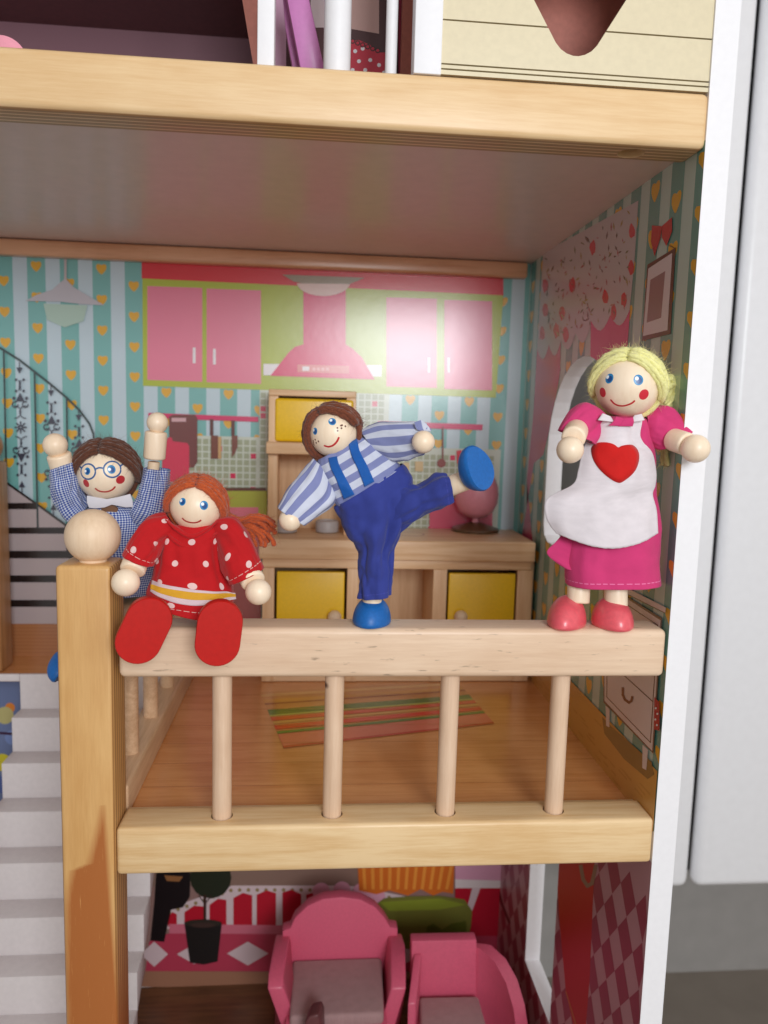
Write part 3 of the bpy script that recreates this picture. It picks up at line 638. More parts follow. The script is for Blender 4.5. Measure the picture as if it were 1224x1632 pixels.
# rug printed on the kitchen floor
F = Print(2, FZ, 1)
c0, c1, c2, c3 = [F.pt(*q) for q in ((414, 1103), (728, 1085), (788, 1154), (452, 1193))]
def rg(t0, t1, col):
    lr = lambda a, b, t: (a[0]+(b[0]-a[0])*t, a[1]+(b[1]-a[1])*t)
    F.w([lr(c0, c3, t0), lr(c1, c2, t0), lr(c1, c2, t1), lr(c0, c3, t1)], col)
for t0, t1, c in ((0, 1, RGB(206, 140, 80)), (0.05, 0.10, RGB(226, 176, 110)), (0.16, 0.22, RGB(214, 150, 70)), (0.24, 0.26, RGB(150, 70, 40)), (0.36, 0.46, RGB(70, 120, 50)), (0.46, 0.48, RGB(190, 190, 90)), (0.50, 0.56, RGB(214, 70, 46)), (0.58, 0.61, RGB(220, 170, 90)), (0.64, 0.71, RGB(216, 52, 40)), (0.74, 0.78, RGB(70, 124, 50)), (0.79, 0.97, RGB(214, 112, 92)), (0.97, 1.0, RGB(190, 60, 50))): rg(t0, t1, c)
for yy in (5.5, 8.4, 11.2, 14.0, 16.9, 19.7): F.w([(-9.2, yy), (WX-0.05, yy), (WX-0.05, yy+0.05), (-9.2, yy+0.05)], RGB(188, 120, 68))
F.build('printed_rug', M['print'], kf)

# ------------------------------------------------------------------ upper floor
up = Print(1, BY, -1); up.w([(-30, 15), (WX, 15), (WX, zr), (-30, zr)], RGB(150, 112, 122)); up.build('printed_wallpaper', M['printlow'], bw)
prism('partition_board', [A(376, -60, 9), A(412, -60, 9), A(414, 112, 9), A(405, 112, 9)], (0, 3, 0), M['redwood'], H)
def wpost(xl, xr, y, name='white_post', ytop=-120, zb=15.12, dep=1.2):
    a, b = A(xl, 60, y).x, A(xr, 60, y).x; return box(name, a, b, y, y+dep, zb, 30, M['white'], H, 0.04)
wpost(410, 437, 0.5); wpost(661, 705, 0.05)
for xl, xr in ((516, 560), (616, 635)):
    a, b = A(xl, 60, 0.9).x, A(xr, 60, 0.9).x; rod('baluster', ((a+b)/2, 1.4, 15.1), ((a+b)/2, 1.4, 30), (b-a)/2, M['white'], H, 0.03)
# clapboard front with heart-shaped opening
gz = [15.14, A(920, 124, 0.1).z, A(920, 116, 0.1).z, A(920, 46.5, 0.1).z]
bh = gz[3]-gz[2]; zs = [gz[0], gz[1], gz[2]]+[gz[3]+bh*k for k in range(6)]
hx, hzb = A(918, 89, 0.1).x, A(918, 89, 0.1).z
hl = [(hx-0.95, hzb+0.50), (hx-0.70, hzb+0.24), (hx-0.42, hzb+0.08), (hx-0.12, hzb), (hx+0.12, hzb), (hx+0.42, hzb+0.08), (hx+0.70, hzb+0.24), (hx+0.95, hzb+0.50), (hx+3.2, hzb+4.2), (hx-3.3, hzb+4.2)]
lobe1 = [(hx-3.3, hzb+4.19), (hx, hzb+4.19), (hx, hzb+5.2), (hx-0.6, hzb+6.0), (hx-1.6, hzb+6.4), (hx-2.7, hzb+6.0), (hx-3.4, hzb+5.1)]
lobe2 = [(hx, hzb+4.19), (hx+3.2, hzb+4.19), (hx+3.4, hzb+5.1), (hx+2.7, hzb+6.0), (hx+1.6, hzb+6.4), (hx+0.6, hzb+6.0), (hx, hzb+5.2)]
xl, xr = A(702, 60, 0.1).x, A(1138, 90, 0.1).x
for a, b in zip(zs[:-1], zs[1:]):
    pol = [[(xl, a+0.035), (xr, a+0.035), (xr, b-0.035), (xl, b-0.035)]]
    for h in (hl, lobe1, lobe2): pol = subtract(pol, h)
    if not pol: continue
    vs, fs = [], []
    for p in pol:
        n0 = len(vs); vs += [(q[0], 0.12, q[1]) for q in p]; fs.append(tuple(range(n0, n0+len(p))))
    me = bpy.data.meshes.new('clapboard'); me.from_pydata(vs, [], fs); bm = bmesh.new(); bm.from_mesh(me); bmesh.ops.remove_doubles(bm, verts=bm.verts, dist=0.002)
    ex = bmesh.ops.extrude_face_region(bm, geom=list(bm.faces)); bmesh.ops.translate(bm, verts=[g for g in ex['geom'] if isinstance(g, bmesh.types.BMVert)], vec=(0, 0.45, 0))
    bmesh.ops.recalc_face_normals(bm, faces=bm.faces); bpy.data.meshes.remove(me)
    while bm.faces:                                            # a board cut in two by the heart is two boards
        bm.faces.ensure_lookup_table(); seen = {bm.faces[0]}; todo = [bm.faces[0]]
        while todo:
            for e in todo.pop().edges:
                for g in e.link_faces:
                    if g not in seen: seen.add(g); todo.append(g)
        bm.faces.index_update(); other = bm.copy(); other.faces.ensure_lookup_table(); other.faces.index_update(); idx = {f.index for f in seen}
        bmesh.ops.delete(other, geom=[f for f in other.faces if f.index not in idx], context='FACES'); bmesh.ops.delete(bm, geom=list(seen), context='FACES')
        bmobj('clapboard', other, M['cream'], H, False)
    bm.free()
bk = [[(xl, 15.14), (xr, 15.14), (xr, 30), (xl, 30)]]
for h in (hl, lobe1, lobe2): bk = subtract(bk, h)
vs, fs = [], []
for p in bk: n0 = len(vs); vs += [(q[0], 0.45, q[1]) for q in p]; fs.append(tuple(range(n0, n0+len(p))))
mesh('clapboard_backing', vs, fs, M['cream'], H)
box('interior_panel', A(640, 60, 7).x, WX-0.05, 7, 7.5, 15.0, 33, M['redwood'], H)
pk = empty('toy_bed', (2.2, 9, 15), 'mauve and red polka-dot toy bed behind the white balusters upstairs', 'toy bed')
prism('plank', [A(446, -60, 4), A(480, -60, 4), A(519, 116, 4), A(480, 116, 4)], (0, 0.9, 0), M['purple'], pk, 0.08)
prism('plank', [A(446, -60, 5.2), A(478, 116, 5.2), A(468, 116, 5.2), A(455, 46, 5.2)], (0, 0.9, 0), M['purple'], pk, 0.05)
bd = Print(1, 9.0, -1)
bd.p([(430, -70), (665, -70), (665, 125), (430, 125)], RGB(72, 30, 34)); bd.p([(437, -70), (456, -70), (456, 125), (437, 125)], RGB(196, 150, 178)); bd.p([(495, -70), (518, -70), (518, 44), (495, 44)], RGB(196, 176, 178))
bd.p([(558, -70), (604, -70), (604, 54), (558, 46)], RGB(196, 158, 150)); bd.p([(558, 66), (572, 64), (590, 72), (600, 84), (618, 84), (618, 125), (558, 125)], RGB(196, 24, 56)); bd.p([(635, -70), (665, -70), (665, 125), (635, 125)], RGB(160, 44, 74))
bd.layer += 1
for x, y in ((566, 82), (578, 78), (590, 96), (572, 98), (582, 112), (604, 104), (562, 112), (612, 116)): bd.disc(x, y, 3.2, WHT, False, n=10)
for k in range(6): bd.disc(562+8*k, 66+3*k, 4.2, BLK, False, n=10)
for k in range(6): bd.disc(562+8*k, 66+3*k, 2.6, RGB(196, 24, 56), k == 0, n=10)
hb = box('headboard', A(430, 0, 9).x, A(665, 0, 9).x, 9.03, 10, 15, 30, M['maroon'], pk); bd.build('printed_panel', M['printlow'], hb)
pc = A(5, 92, 3); bb = empty('toy_armchair_top', (pc.x, 3, 15.1), 'pale pink rounded chair back on the upper floor, far left', 'toy chair'); bb.name = 'toy_chair'
lathe('backrest', (pc.x, 2.6, pc.z-0.35), (0, 1, 0), [(0, 0.9), (0.12, 1.2), (1.0, 1.2), (1.1, 0.95)], M['lamp_pink'], bb)

# ------------------------------------------------------------------ kitchen unit, lamp and pots
ku = empty('kitchen_unit', (6, 25, FZ), 'wooden toy kitchen counter with two yellow doors and a tall yellow-fronted cupboard', 'toy kitchen')
CY = 22.6; CT = A(640, 862, CY-0.3).z; cxl, cxr = A(416, 880, CY).x, A(850, 880, CY).x
def fx(px, py=940): return A(px, py, CY).x
def fz(py, px=640): return A(px, py, CY).z
box('counter_top', cxl-0.15, cxr+0.1, CY-0.3, 29.45, CT-1.55, CT, M['counter'], ku, 0.12)
box('fascia', cxl+0.1, cxr-0.1, CY+0.05, CY+0.7, fz(907), CT-1.57, M['counter'], ku, 0.04)
for a, b in ((418, 437), (553, 571), (690, 712), (824, 848)): box('upright', fx(a), fx(b), CY, CY+0.8, FZ+0.05, fz(907)-0.01, M['counter_v'], ku, 0.06)
for p in (418, 553, 690, 842): box('side_panel', fx(p)+0.1, fx(p)+0.6, CY+0.81, 29.2, FZ+0.05, CT-1.57, M['counter_v'], ku, 0.03)
box('back_panel', cxl+0.2, cxr-0.2, 28.9, 29.25, FZ+0.05, CT-1.57, M['counter_v'], ku)
box('plinth', cxl+0.1, cxr-0.1, CY+0.1, 29.2, FZ+0.04, FZ+1.0, M['counter'], ku, 0.05)
for a, b, kx in ((441, 549, 533), (715, 821, 733)):
    d = box('door', fx(a), fx(b), CY-0.02, CY+0.45, FZ+1.1, fz(913), M['yellow'], ku, 0.09)
    kp = A(kx, 981, CY-0.1); lathe('knob', (kp.x, CY-0.02, kp.z), (0, -1, 0), [(0, 0.22), (0.15, 0.24)]+ballprof(0.52, 14, 0.4, math.pi, 0.52), M['bead'], d, 28)
hx0, hx1, hy0 = A(428, 640, 24.5).x, A(568, 640, 24.5).x, 24.6
zt = A(500, 622, hy0).z; zs0, zs1 = A(500, 706, 23.8).z, A(500, 725, 23.8).z
box('cupboard_top', hx0, hx1, hy0, 29.2, zt-0.5, zt, M['counter'], ku, 0.08)
for a in (hx0, hx1-0.75): box('cupboard_side', a, a+0.75, hy0+0.02, 29.2, CT+0.01, zt-0.51, M['counter_v'], ku, 0.06)
box('cupboard_back', hx0+0.75, hx1-0.75, 28.2, 28.9, CT+0.01, zt-0.51, M['counter_v'], ku)
box('shelf', hx0-0.12, hx1+0.12, 23.8, 29.0, zs1, zs0, M['counter'], ku, 0.1)
box('cupboard_door', hx0+0.5, hx1-0.2, hy0-0.25, hy0+0.2, zs0+0.03, A(500, 636, hy0).z, M['yellow'], ku, 0.22, 4)
for i, px in enumerate((455, 521)):
    p = at(px, 848, 2, CT); lathe('stove_knob' if False else 'toy_pot', (p.x, p.y, CT+0.01), (0, 0, 1), [(0, 0.80), (0.08, 0.92), (0.8, 0.95), (0.95, 0.85), (0.96, 0.7), (0.85, 0.66)], M['grey_plastic'])
    o = bpy.context.scene.collection.objects[-1]
    tag(o, ('small pale grey pot at the left end of the wooden counter' if i == 0 else 'small pale grey pot on the counter under the tall cupboard, beside the boy'), 'toy pot', 'grey pots on the counter')
bp = at(655, 851, 2, CT); bv = []; bf = []
for k in range(40):
    a = 2*math.pi*k/40
    for r in (0.98, 1.1): bv.append((bp.x+r*math.cos(a), bp.y+r*math.sin(a), CT+0.006))
for k in range(40): bf.append((2*k, 2*k+1, (2*k+3) % 80, (2*k+2) % 80))
mesh('burner_ring', bv, bf, M['redwood'], ku)
p = at(757, 846, 2, CT); lm = empty('toy_lamp', (p.x, p.y, CT), 'pink round lamp on a brown disc foot at the right of the counter', 'toy lamp')
lathe('foot', (p.x, p.y, CT+0.01), (0, 0, 1), [(0, 1.9), (0.1, 2.02), (0.25, 1.95), (0.5, 1.2), (0.7, 0.5), (0.75, 0.3)], M['bronze'], lm)
lathe('stem', (p.x, p.y, CT+0.7), (0, 0, 1), [(0, 0.32), (0.3, 0.26), (0.7, 0.3)], M['lamp_pink'], lm)
lathe('bowl', (p.x, p.y, CT+1.1), (0, 0, 1), [(0, 0.3), (0.15, 0.9), (0.6, 1.45), (1.3, 1.78), (2.0, 1.85), (2.7, 1.78), (3.4, 1.5), (3.9, 1.1), (4.2, 0.5), (4.25, 0.02)], M['lamp_pink'], lm, 48)

# ------------------------------------------------------------------ ground floor furniture
def armchair():
    a = empty('armchair', (2.4, 20, -51.4), 'pink toy armchair with tall rounded back and grey cushion', 'armchair')
    by = 22.0; pl = [A(x, y, by) for x, y in ((452, 1632), (450, 1484), (462, 1480), (470, 1463), (490, 1444), (515, 1433), (545, 1430), (575, 1434), (598, 1446), (614, 1464), (622, 1478), (634, 1480), (634, 1632))]
    z0 = -51.4; pl[0].z = z0; pl[-1].z = z0
    prism('backrest', pl, (0, 1.1, 0), M['pink'], a, 0.12)
    for s, o in ((0, [(440, 1487, 22.4), (426, 1568, 17.2), (446, 1632, 17.4)]), (1, [(640, 1485, 22.4), (648, 1568, 17.2), (630, 1632, 17.4)])):
        A0, A1, A2 = [A(*q) for q in o]; sx = 1 if s == 0 else -1; th = 1.15
        bm = bmesh.new(); P0 = [V((A0.x, 22.4, z0)), V((A0.x, 22.4, A0.z-0.1)), V((A0.x-sx*0.1, 20.5, A0.z+0.2)), V((A1.x, 18.0, A1.z+0.15)), V((A1.x, 17.2, A1.z-0.4)), V((A2.x, 17.35, A2.z)), V((A2.x+sx*0.5, 17.5, z0))]
        bm.free(); prism('armrest', P0, (sx*th, 0, 0), M['pink'], a, 0.14, 3)
    cz = at(540, 1530, 1, 21.7).z; cf = at(540, 1618, 2, cz)
    xa, xb = A(466, 1530, 21.9).x, A(608, 1530, 21.9).x; xc, xd = at(462, 1615, 2, cz).x, at(612, 1615, 2, cz).x
    c = hexbm([(xc, cf.y, cz-1.0), (xd, cf.y, cz-1.0), (xb, 21.95, cz-1.0), (xa, 21.95, cz-1.0), (xc, cf.y, cz), (xd, cf.y, cz), (xb, 21.95, cz), (xa, 21.95, cz)], 0.3, 4)
    co = bmobj('cushion', c, M['cushion'], a)
    uvl = co.data.uv_layers.new(name='UVMap')
    for li, lp in enumerate(co.data.loops): q = co.data.vertices[lp.vertex_index].co; uvl.data[li].uv = (q.x, q.y)
    box('seat', xc-0.3, xd+0.3, cf.y-0.25, 22.0, z0+2, cz-1.02, M['pink'], a, 0.1)
    return cz
cz = armchair()
b2 = empty('low_armchair', (11, 19, -51.4), 'small pink toy chair with square back and curved side, right of the armchair', 'armchair')
y2 = 19.5
prism('backrest', [A(657, 1632, y2)+V((0, 0, -5)), A(656, 1500, y2), A(760, 1498, y2), A(762, 1632, y2)+V((0, 0, -5))], (0, 1.0, 0), M['pink'], b2, 0.12)
sp_ = [A(762, 1503, 20.4), A(782, 1506, 20.0), A(806, 1528, 18.8), A(824, 1560, 17.4), A(836, 1600, 16.0), A(842, 1640, 15.0)]
lo = [V((q.x, q.y, -51.4)) for q in sp_]; bm = bmesh.new(); nn = len(sp_); inn = V((-0.95, -0.35, 0))
r_ = [[bm.verts.new(q) for q in row] for row in (sp_, [q+inn for q in sp_], [q+inn for q in lo], lo)]
for i in range(nn-1):
    for j in range(4): bm.faces.new((r_[j][i], r_[j][i+1], r_[(j+1) % 4][i+1], r_[(j+1) % 4][i]))
for e in (0, nn-1): bm.faces.new([r_[j][e] for j in range(4)])
bmesh.ops.recalc_face_normals(bm, faces=bm.faces); bmobj('armrest', bm, M['pink'], b2)
prism('armrest', [A(660, 1520, 19.4), A(650, 1600, 16.5), A(650, 1660, 16.0)+V((0, 0, -4)), A(655, 1640, 19.4)+V((0, 0, -6))], (0.6, 0, 0), M['pink'], b2, 0.1)
q0 = A(668, 1584, 19.3); zc = q0.z
q = [at(x, y, 2, zc) for x, y in ((672, 1650), (780, 1650), (762, 1586), (668, 1588))]
c = hexbm([V((v.x, v.y, zc-0.9)) for v in q]+[V((v.x, v.y, zc)) for v in q], 0.25, 4); co = bmobj('cushion', c, M['cushion'], b2)
uvl = co.data.uv_layers.new(name='UVMap')
for li, lp in enumerate(co.data.loops): v_ = co.data.vertices[lp.vertex_index].co; uvl.data[li].uv = (v_.x, v_.y)
mp = [A(x, y, 14.0) for x, y in ((484, 1650), (486, 1630), (493, 1621), (507, 1617), (511, 1628), (514, 1650))]
for i in (0, 5): mp[i].z -= 3
tag(prism('toy_block', mp, (0.3, 1.4, 0), M['maroon'], None, 0.15, 3), 'dark magenta wooden toy piece in front of the armchair cushion, cut by the bottom edge', 'toy')

# ------------------------------------------------------------------ doll building
def cm(px, y): return px*(y+36)/FPX/1.0
class Head:
    def __init__(s, doll, cx, cy, r, y, e1, e2, m, name='head'):
        s.c = A(cx, cy, y); s.y = y; s.D = (s.c-CAM).dot(FW); s.r = r*s.D/FPX; s.doll = doll
        h1, h2, hm = [hit(px, py, s.c, s.r)-s.c for px, py in (e1, e2, m)]
        s.R = (h2-h1).normalized(); f = ((h1+h2)*0.28+hm*0.44).normalized(); s.F = (f-s.R*f.dot(s.R)).normalized(); s.U = s.F.cross(s.R).normalized()
        s.o = lathe(name, s.c, s.U, ballprof(s.r, 36), M['face'], doll, 64); s.k = 0
    def P(s, px, py, lift=0.0): return hit(px, py, s.c, s.r*(1+lift))
    def decal(s, name, discs, lines=()):
        vs, fs, cs = [], [], []; lay = 1
        for px, py, r, ry, col in discs:
            lift = 0.0025*lay; lay += 1; p = (s.P(px, py)-s.c).normalized(); a = s.U.cross(p).normalized(); b = p.cross(a); R = r*s.D/FPX; Ry = ry*s.D/FPX
            n = 32; rings = 4; b0 = len(vs); vs.append(s.c+p*s.r*(1+lift))
            for j in range(1, rings+1):
                for i in range(n):
                    t = 2*math.pi*i/n; q = p*s.r+a*R*j/rings*math.cos(t)+b*Ry*j/rings*math.sin(t); vs.append(s.c+q.normalized()*s.r*(1+lift))
            for i in range(n): fs.append((b0, b0+1+i, b0+1+(i+1) % n)); cs.append(col)
            for j in range(rings-1):
                for i in range(n): fs.append((b0+1+j*n+i, b0+1+(j+1)*n+i, b0+1+(j+1)*n+(i+1) % n, b0+1+j*n+(i+1) % n)); cs.append(col)
        for pts, wd, col in lines:
            lift = 0.0025*lay; sm = []
            for i in range(len(pts)-1):
                p0 = pts[max(i-1, 0)]; p1 = pts[i]; p2 = pts[i+1]; p3 = pts[min(i+2, len(pts)-1)]
                for k in range(6):
                    t = k/6; sm.append(tuple(0.5*((2*p1[j])+(-p0[j]+p2[j])*t+(2*p0[j]-5*p1[j]+4*p2[j]-p3[j])*t*t+(-p0[j]+3*p1[j]-3*p2[j]+p3[j])*t**3) for j in (0, 1)))
            sm.append(pts[-1]); W = wd*s.D/FPX/2; b0 = len(vs); q3 = [s.P(*q)-s.c for q in sm]
            for i, q in enumerate(q3):
                d = (q3[min(i+1, len(q3)-1)]-q3[max(i-1, 0)]).normalized(); sd = q.normalized().cross(d).normalized(); e = min(i, len(q3)-1-i); ww = W*(0.55 if e == 0 else 0.9 if e == 1 else 1)
                for sg in (-1, 0, 1): vs.append(s.c+(q+sd*ww*sg).normalized()*s.r*(1+lift))
            for i in range(len(q3)-1):
                for g in (0, 1): fs.append((b0+3*i+g, b0+3*i+g+1, b0+3*i+g+4, b0+3*i+g+3)); cs.append(col)
        return mesh(name, vs, fs, M['facepaint'], s.o, True, cols=cs)
    def eye(s, px, py, r, hl=(-0.35, -0.3)):
        return s.decal('eye', [(px, py, r, r*1.1, RGB(26, 132, 190)), (px+r*0.08, py+r*0.1, r*0.62, r*0.7, RGB(14, 72, 140)), (px+r*hl[0], py+r*hl[1], r*0.38, r*0.40, RGB(238, 244, 250))])
def yarnmesh(paths, r, turns=1.6, seg=3, rnd_=None):
    """several twisted three-ply yarns as one surface"""
    vs, fs = [], []; rnd_ = rnd_ or random.Random(1); n = 9
    for pts in paths:
        ph = rnd_.uniform(0, 6.28); L = 0; m = len(pts); b0 = len(vs); X = None
        rr_ = r*rnd_.uniform(0.85, 1.12)
        for i, p in enumerate(pts):
            d = (pts[min(i+1, m-1)]-pts[max(i-1, 0)])
            if d.length < 1e-6: d = V((0, 0, 1))
            d.normalize()
            if X is None: X = frame(d)[0]
            X = (X-d*X.dot(d)).normalized(); Y = d.cross(X)
            if i: L += (p-pts[i-1]).length
            end = 0.35 if i in (0, m-1) else 1
            for k in range(n):
                a = 2*math.pi*k/n; lobes = 1+0.18*math.cos(3*(a-L*turns*2.2/max(r, 0.05)*0.16-ph)); q = rr_*lobes*end*(1+0.06*noise.noise(p*5))
                vs.append(p+(X*math.cos(a)+Y*math.sin(a))*q)
        for i in range(m-1):
            for k in range(n): fs.append((b0+i*n+k, b0+i*n+(k+1) % n, b0+(i+1)*n+(k+1) % n, b0+(i+1)*n+k))
        fs.append(tuple(b0+k for k in range(n))[::-1]); fs.append(tuple(b0+(m-1)*n+k for k in range(n)))
    return vs, fs
def fuzz(paths, r, count, length, rnd_, wd=0.007):
    vs, fs = [], []
    for _ in range(count):
        pts = rnd_.choice(paths); i = rnd_.randrange(len(pts)-1); p = pts[i].lerp(pts[i+1], rnd_.random()); d = (pts[i+1]-pts[i]).normalized()
        o = V((rnd_.gauss(0, 1), rnd_.gauss(0, 1), rnd_.gauss(0, 1))).normalized(); g = (d*rnd_.uniform(-1, 1)+o*0.8).normalized(); l = length*rnd_.uniform(0.4, 1.3)
        c = o.cross(g)
        if c.length < 1e-3: continue
        c.normalize(); q = p+o*r*0.8; bnd = V((rnd_.gauss(0, 1), rnd_.gauss(0, 1), rnd_.gauss(0, 1)))*0.75*l; pr = None
        for k in range(5):
            t = k/4; pt = q+g*l*t*(1-0.45*t)+bnd*t*t; w_ = wd*(1-0.7*t); b = len(vs); e = g.cross(c)
            vs += [pt+c*w_, pt-c*w_*0.5+e*w_, pt-c*w_*0.5-e*w_]
            if k: fs += [(b-3+j, b-3+(j+1) % 3, b+(j+1) % 3, b+j) for j in range(3)]
    return vs, fs
def slerp(a, b, t):
    th = math.acos(max(-1, min(1, a.dot(b))))
    return (a*math.sin((1-t)*th)+b*math.sin(t*th))/math.sin(th) if th > 1e-4 else a.copy()
def cr(pts, n):                             # smooth path through 3-D points
    out = []
    for i in range(len(pts)-1):
        p0 = pts[max(i-1, 0)]; p1 = pts[i]; p2 = pts[i+1]; p3 = pts[min(i+2, len(pts)-1)]
        for k in range(n):
            t = k/n; out.append(0.5*((2*p1)+(-p0+p2)*t+(2*p0-5*p1+4*p2-p3)*t*t+(-p0+3*p1-3*p2+p3)*t**3))
    out.append(pts[-1].copy()); return out
def hairdo(hd, mat, doll, front=58, back=-75, nrow=13, side_f=0.10, side_u=-0.35, thick=0.16, layers=2, seed=1, tails=None, skew=0.0, fz=500, fl=0.22, sidelen=(1, 1), lift=1.05, backcap=True, partx=0.0):
    """yarn from a centre parting down both sides of the head, gathered behind"""
    rg_ = random.Random(seed); c, R, F, U, Rt = hd.c, hd.r, hd.F, hd.U, hd.R; paths = []
    for lay in range(layers):
        rad = R*lift+thick*(0.55+lay*0.95)
        for s in (-1, 1):
            for j in range(nrow):
                t = (j+0.5*lay*0.7)/(nrow-1); a = math.radians(front+(back-front)*t)      # angle above the forward axis, over the crown to the back
                ang = math.radians(90)-a
                p = (F*math.sin(math.pi/2-ang) if False else (F*math.cos(math.radians(90-front)+0)*0))  # placeholder kept simple below
                th = math.radians(90-front)+(math.radians(front-back))*t              # 0 = crown towards the front
                th = math.radians(front)*0 + math.radians((90-front)) * 0 + (math.radians(front)) - math.radians(front-back)*t
                st = (U*math.cos(th)+F*math.sin(th)).normalized()                        # th>0 leans forward
                st = (st+Rt*(partx-s*0.02)).normalized()
                e_f = side_f-(0.9+side_f)*t*0.9
                en = (Rt*s*1.0+F*e_f+U*(side_u-(0.45*t))+Rt*skew).normalized()
                L = sidelen[0 if s < 0 else 1]; en2 = slerp(st, en, L)
                q = []
                for k in range(17):
                    u = k/16; d = slerp(st, en2, u); w_ = rad*(1+0.02*math.sin(u*9+j*2.1+lay)+rg_.uniform(-0.004, 0.004))
                    if u < 0.12: w_ -= thick*0.5*(1-u/0.12)
                    q.append(c+d*w_)
                paths.append(q)
    if backcap:
        for j in range(16):
            a = -math.pi/2+math.pi*j/15; q = []
            for k in range(12):
                u = k/11; el = math.radians(60-135*u); d = (-F*math.cos(el)*math.cos(a)+Rt*math.cos(el)*math.sin(a)+U*math.sin(el)).normalized(); q.append(c+d*(R*lift+thick*0.6))
            paths.append(q)
    tl = []
    for pts, cnt, spread, rfac in (tails or []):
        for i in range(cnt):
            of = V((rg_.gauss(0, 1), rg_.gauss(0, 1), rg_.gauss(0, 1)))*spread; n_ = len(pts)
            tl.append(cr([p+of*(0.45+0.9*k/(n_-1))+V((rg_.gauss(0, 1), rg_.gauss(0, 1), rg_.gauss(0, 1)))*spread*0.25 for k, p in enumerate(pts)], 6))
    v1, f1 = yarnmesh(paths+tl, thick, rnd_=rg_)
    v2, f2 = fuzz(paths+tl, thick, fz, fl, rg_)
    b = len(v1); hair = mesh('hair', v1+v2, f1+[tuple(i+b for i in f) for f in f2], mat, doll, True)
    return hair

def cat1(vals, i, t):
    p0 = vals[max(i-1, 0)]; p1 = vals[i]; p2 = vals[i+1]; p3 = vals[min(i+2, len(vals)-1)]
    return 0.5*((2*p1)+(p2-p0)*t+(2*p0-5*p1+4*p2-p3)*t*t+(3*p1-p0-3*p2+p3)*t**3)
def garment(name, st, mat, parent, n=80, sub=10, wr=0.06, folds=(), seed=0, close0=False, close1=False, uref=None, freq=(2.2, 0.9), power=2.3, hem=True, thick=0.035, arc_=None):
    """cloth tube. stations: (xl, yl, xr, yr, depth, half-thickness); folds: (angle, width, v0, v1, amount)"""
    Ls = [A(s[0], s[1], s[4]) for s in st]; Rs = [A(s[2], s[3], s[4]) for s in st]; T = [s[5] for s in st]
    C, Wd, Th = [], [], []
    for i in range(len(st)-1):
        for k in range(sub):
            t = k/sub; l = cat1(Ls, i, t); r = cat1(Rs, i, t); C.append((l+r)/2); Wd.append((r-l)/2); Th.append(cat1(T, i, t))
    C.append((Ls[-1]+Rs[-1])/2); Wd.append((Rs[-1]-Ls[-1])/2); Th.append(T[-1])
    m = len(C); vs, uv, fs = [], [], []; ln = [0.0]
    for i in range(1, m): ln.append(ln[-1]+(C[i]-C[i-1]).length)
    tot = ln[-1]; ur = uref or sum(w_.length for w_ in Wd)/m; dep = V((0, 1, 0))
    for i in range(m):
        ax = (C[min(i+1, m-1)]-C[max(i-1, 0)]).normalized(); dv = (dep-Wd[i].normalized()*dep.dot(Wd[i].normalized())).normalized()
        for k in range(n):
            a = 2*math.pi*k/n+math.pi/2; ca, sa = math.cos(a), math.sin(a); e = 2/power
            x = math.copysign(abs(ca)**e, ca); y = math.copysign(abs(sa)**e, sa)
            p = C[i]+Wd[i]*x+dv*Th[i]*y; nrm = (Wd[i].normalized()*x*Th[i]+dv*y*Wd[i].length).normalized()
            d = wr*(noise.noise(V((ca*freq[0]+seed*7.3, sa*freq[0], ln[i]*freq[1]+seed)))*1.1+0.5*noise.noise(V((ca*freq[0]*2.3, sa*freq[0]*2.3+seed*3.1, ln[i]*freq[1]*2.6))))
            vv = ln[i]/tot
            for fa, fw, v0, v1, am in folds:
                if v0 <= vv <= v1 or True:
                    env = max(0, 1-abs((vv-(v0+v1)/2)/((v1-v0)/2))**4) if v0 < vv < v1 else 0
                    da = math.atan2(math.sin(a-fa), math.cos(a-fa)); d += am*env*math.exp(-(da/fw)**2)
            vs.append(p+nrm*d); uv.append((2*math.pi*k/n*ur, tot-ln[i]))
    for i in range(m-1):
        for k in range(n): fs.append((i*n+k, i*n+(k+1) % n, (i+1)*n+(k+1) % n, (i+1)*n+k))
    uvs = []
    for i in range(m-1):
        for k in range(n):
            for (ii, kk) in ((i, k), (i, k+1), (i+1, k+1), (i+1, k)): uvs.append((2*math.pi*kk/n*ur, tot-ln[ii]))
    if close0:
        fs.append(tuple(range(n))[::-1]); uvs += [uv[k] for k in range(n)][::-1]
    if close1:
        fs.append(tuple((m-1)*n+k for k in range(n))); uvs += [uv[(m-1)*n+k] for k in range(n)]
    o = mesh(name, vs, fs, mat, parent, True, uv=lambda li: uvs[li])
    if thick:
        md = o.modifiers.new('hem', 'SOLIDIFY'); md.thickness = thick; md.offset = -1
    return o
def bvh(objs):
    from mathutils.bvhtree import BVHTree
    vs, fs = [], []
    for o in objs:
        n0 = len(vs); m = world_of(o); vs += [m @ v.co for v in o.data.vertices]; fs += [tuple(i+n0 for i in p.vertices) for p in o.data.polygons]
    return BVHTree.FromPolygons(vs, fs)
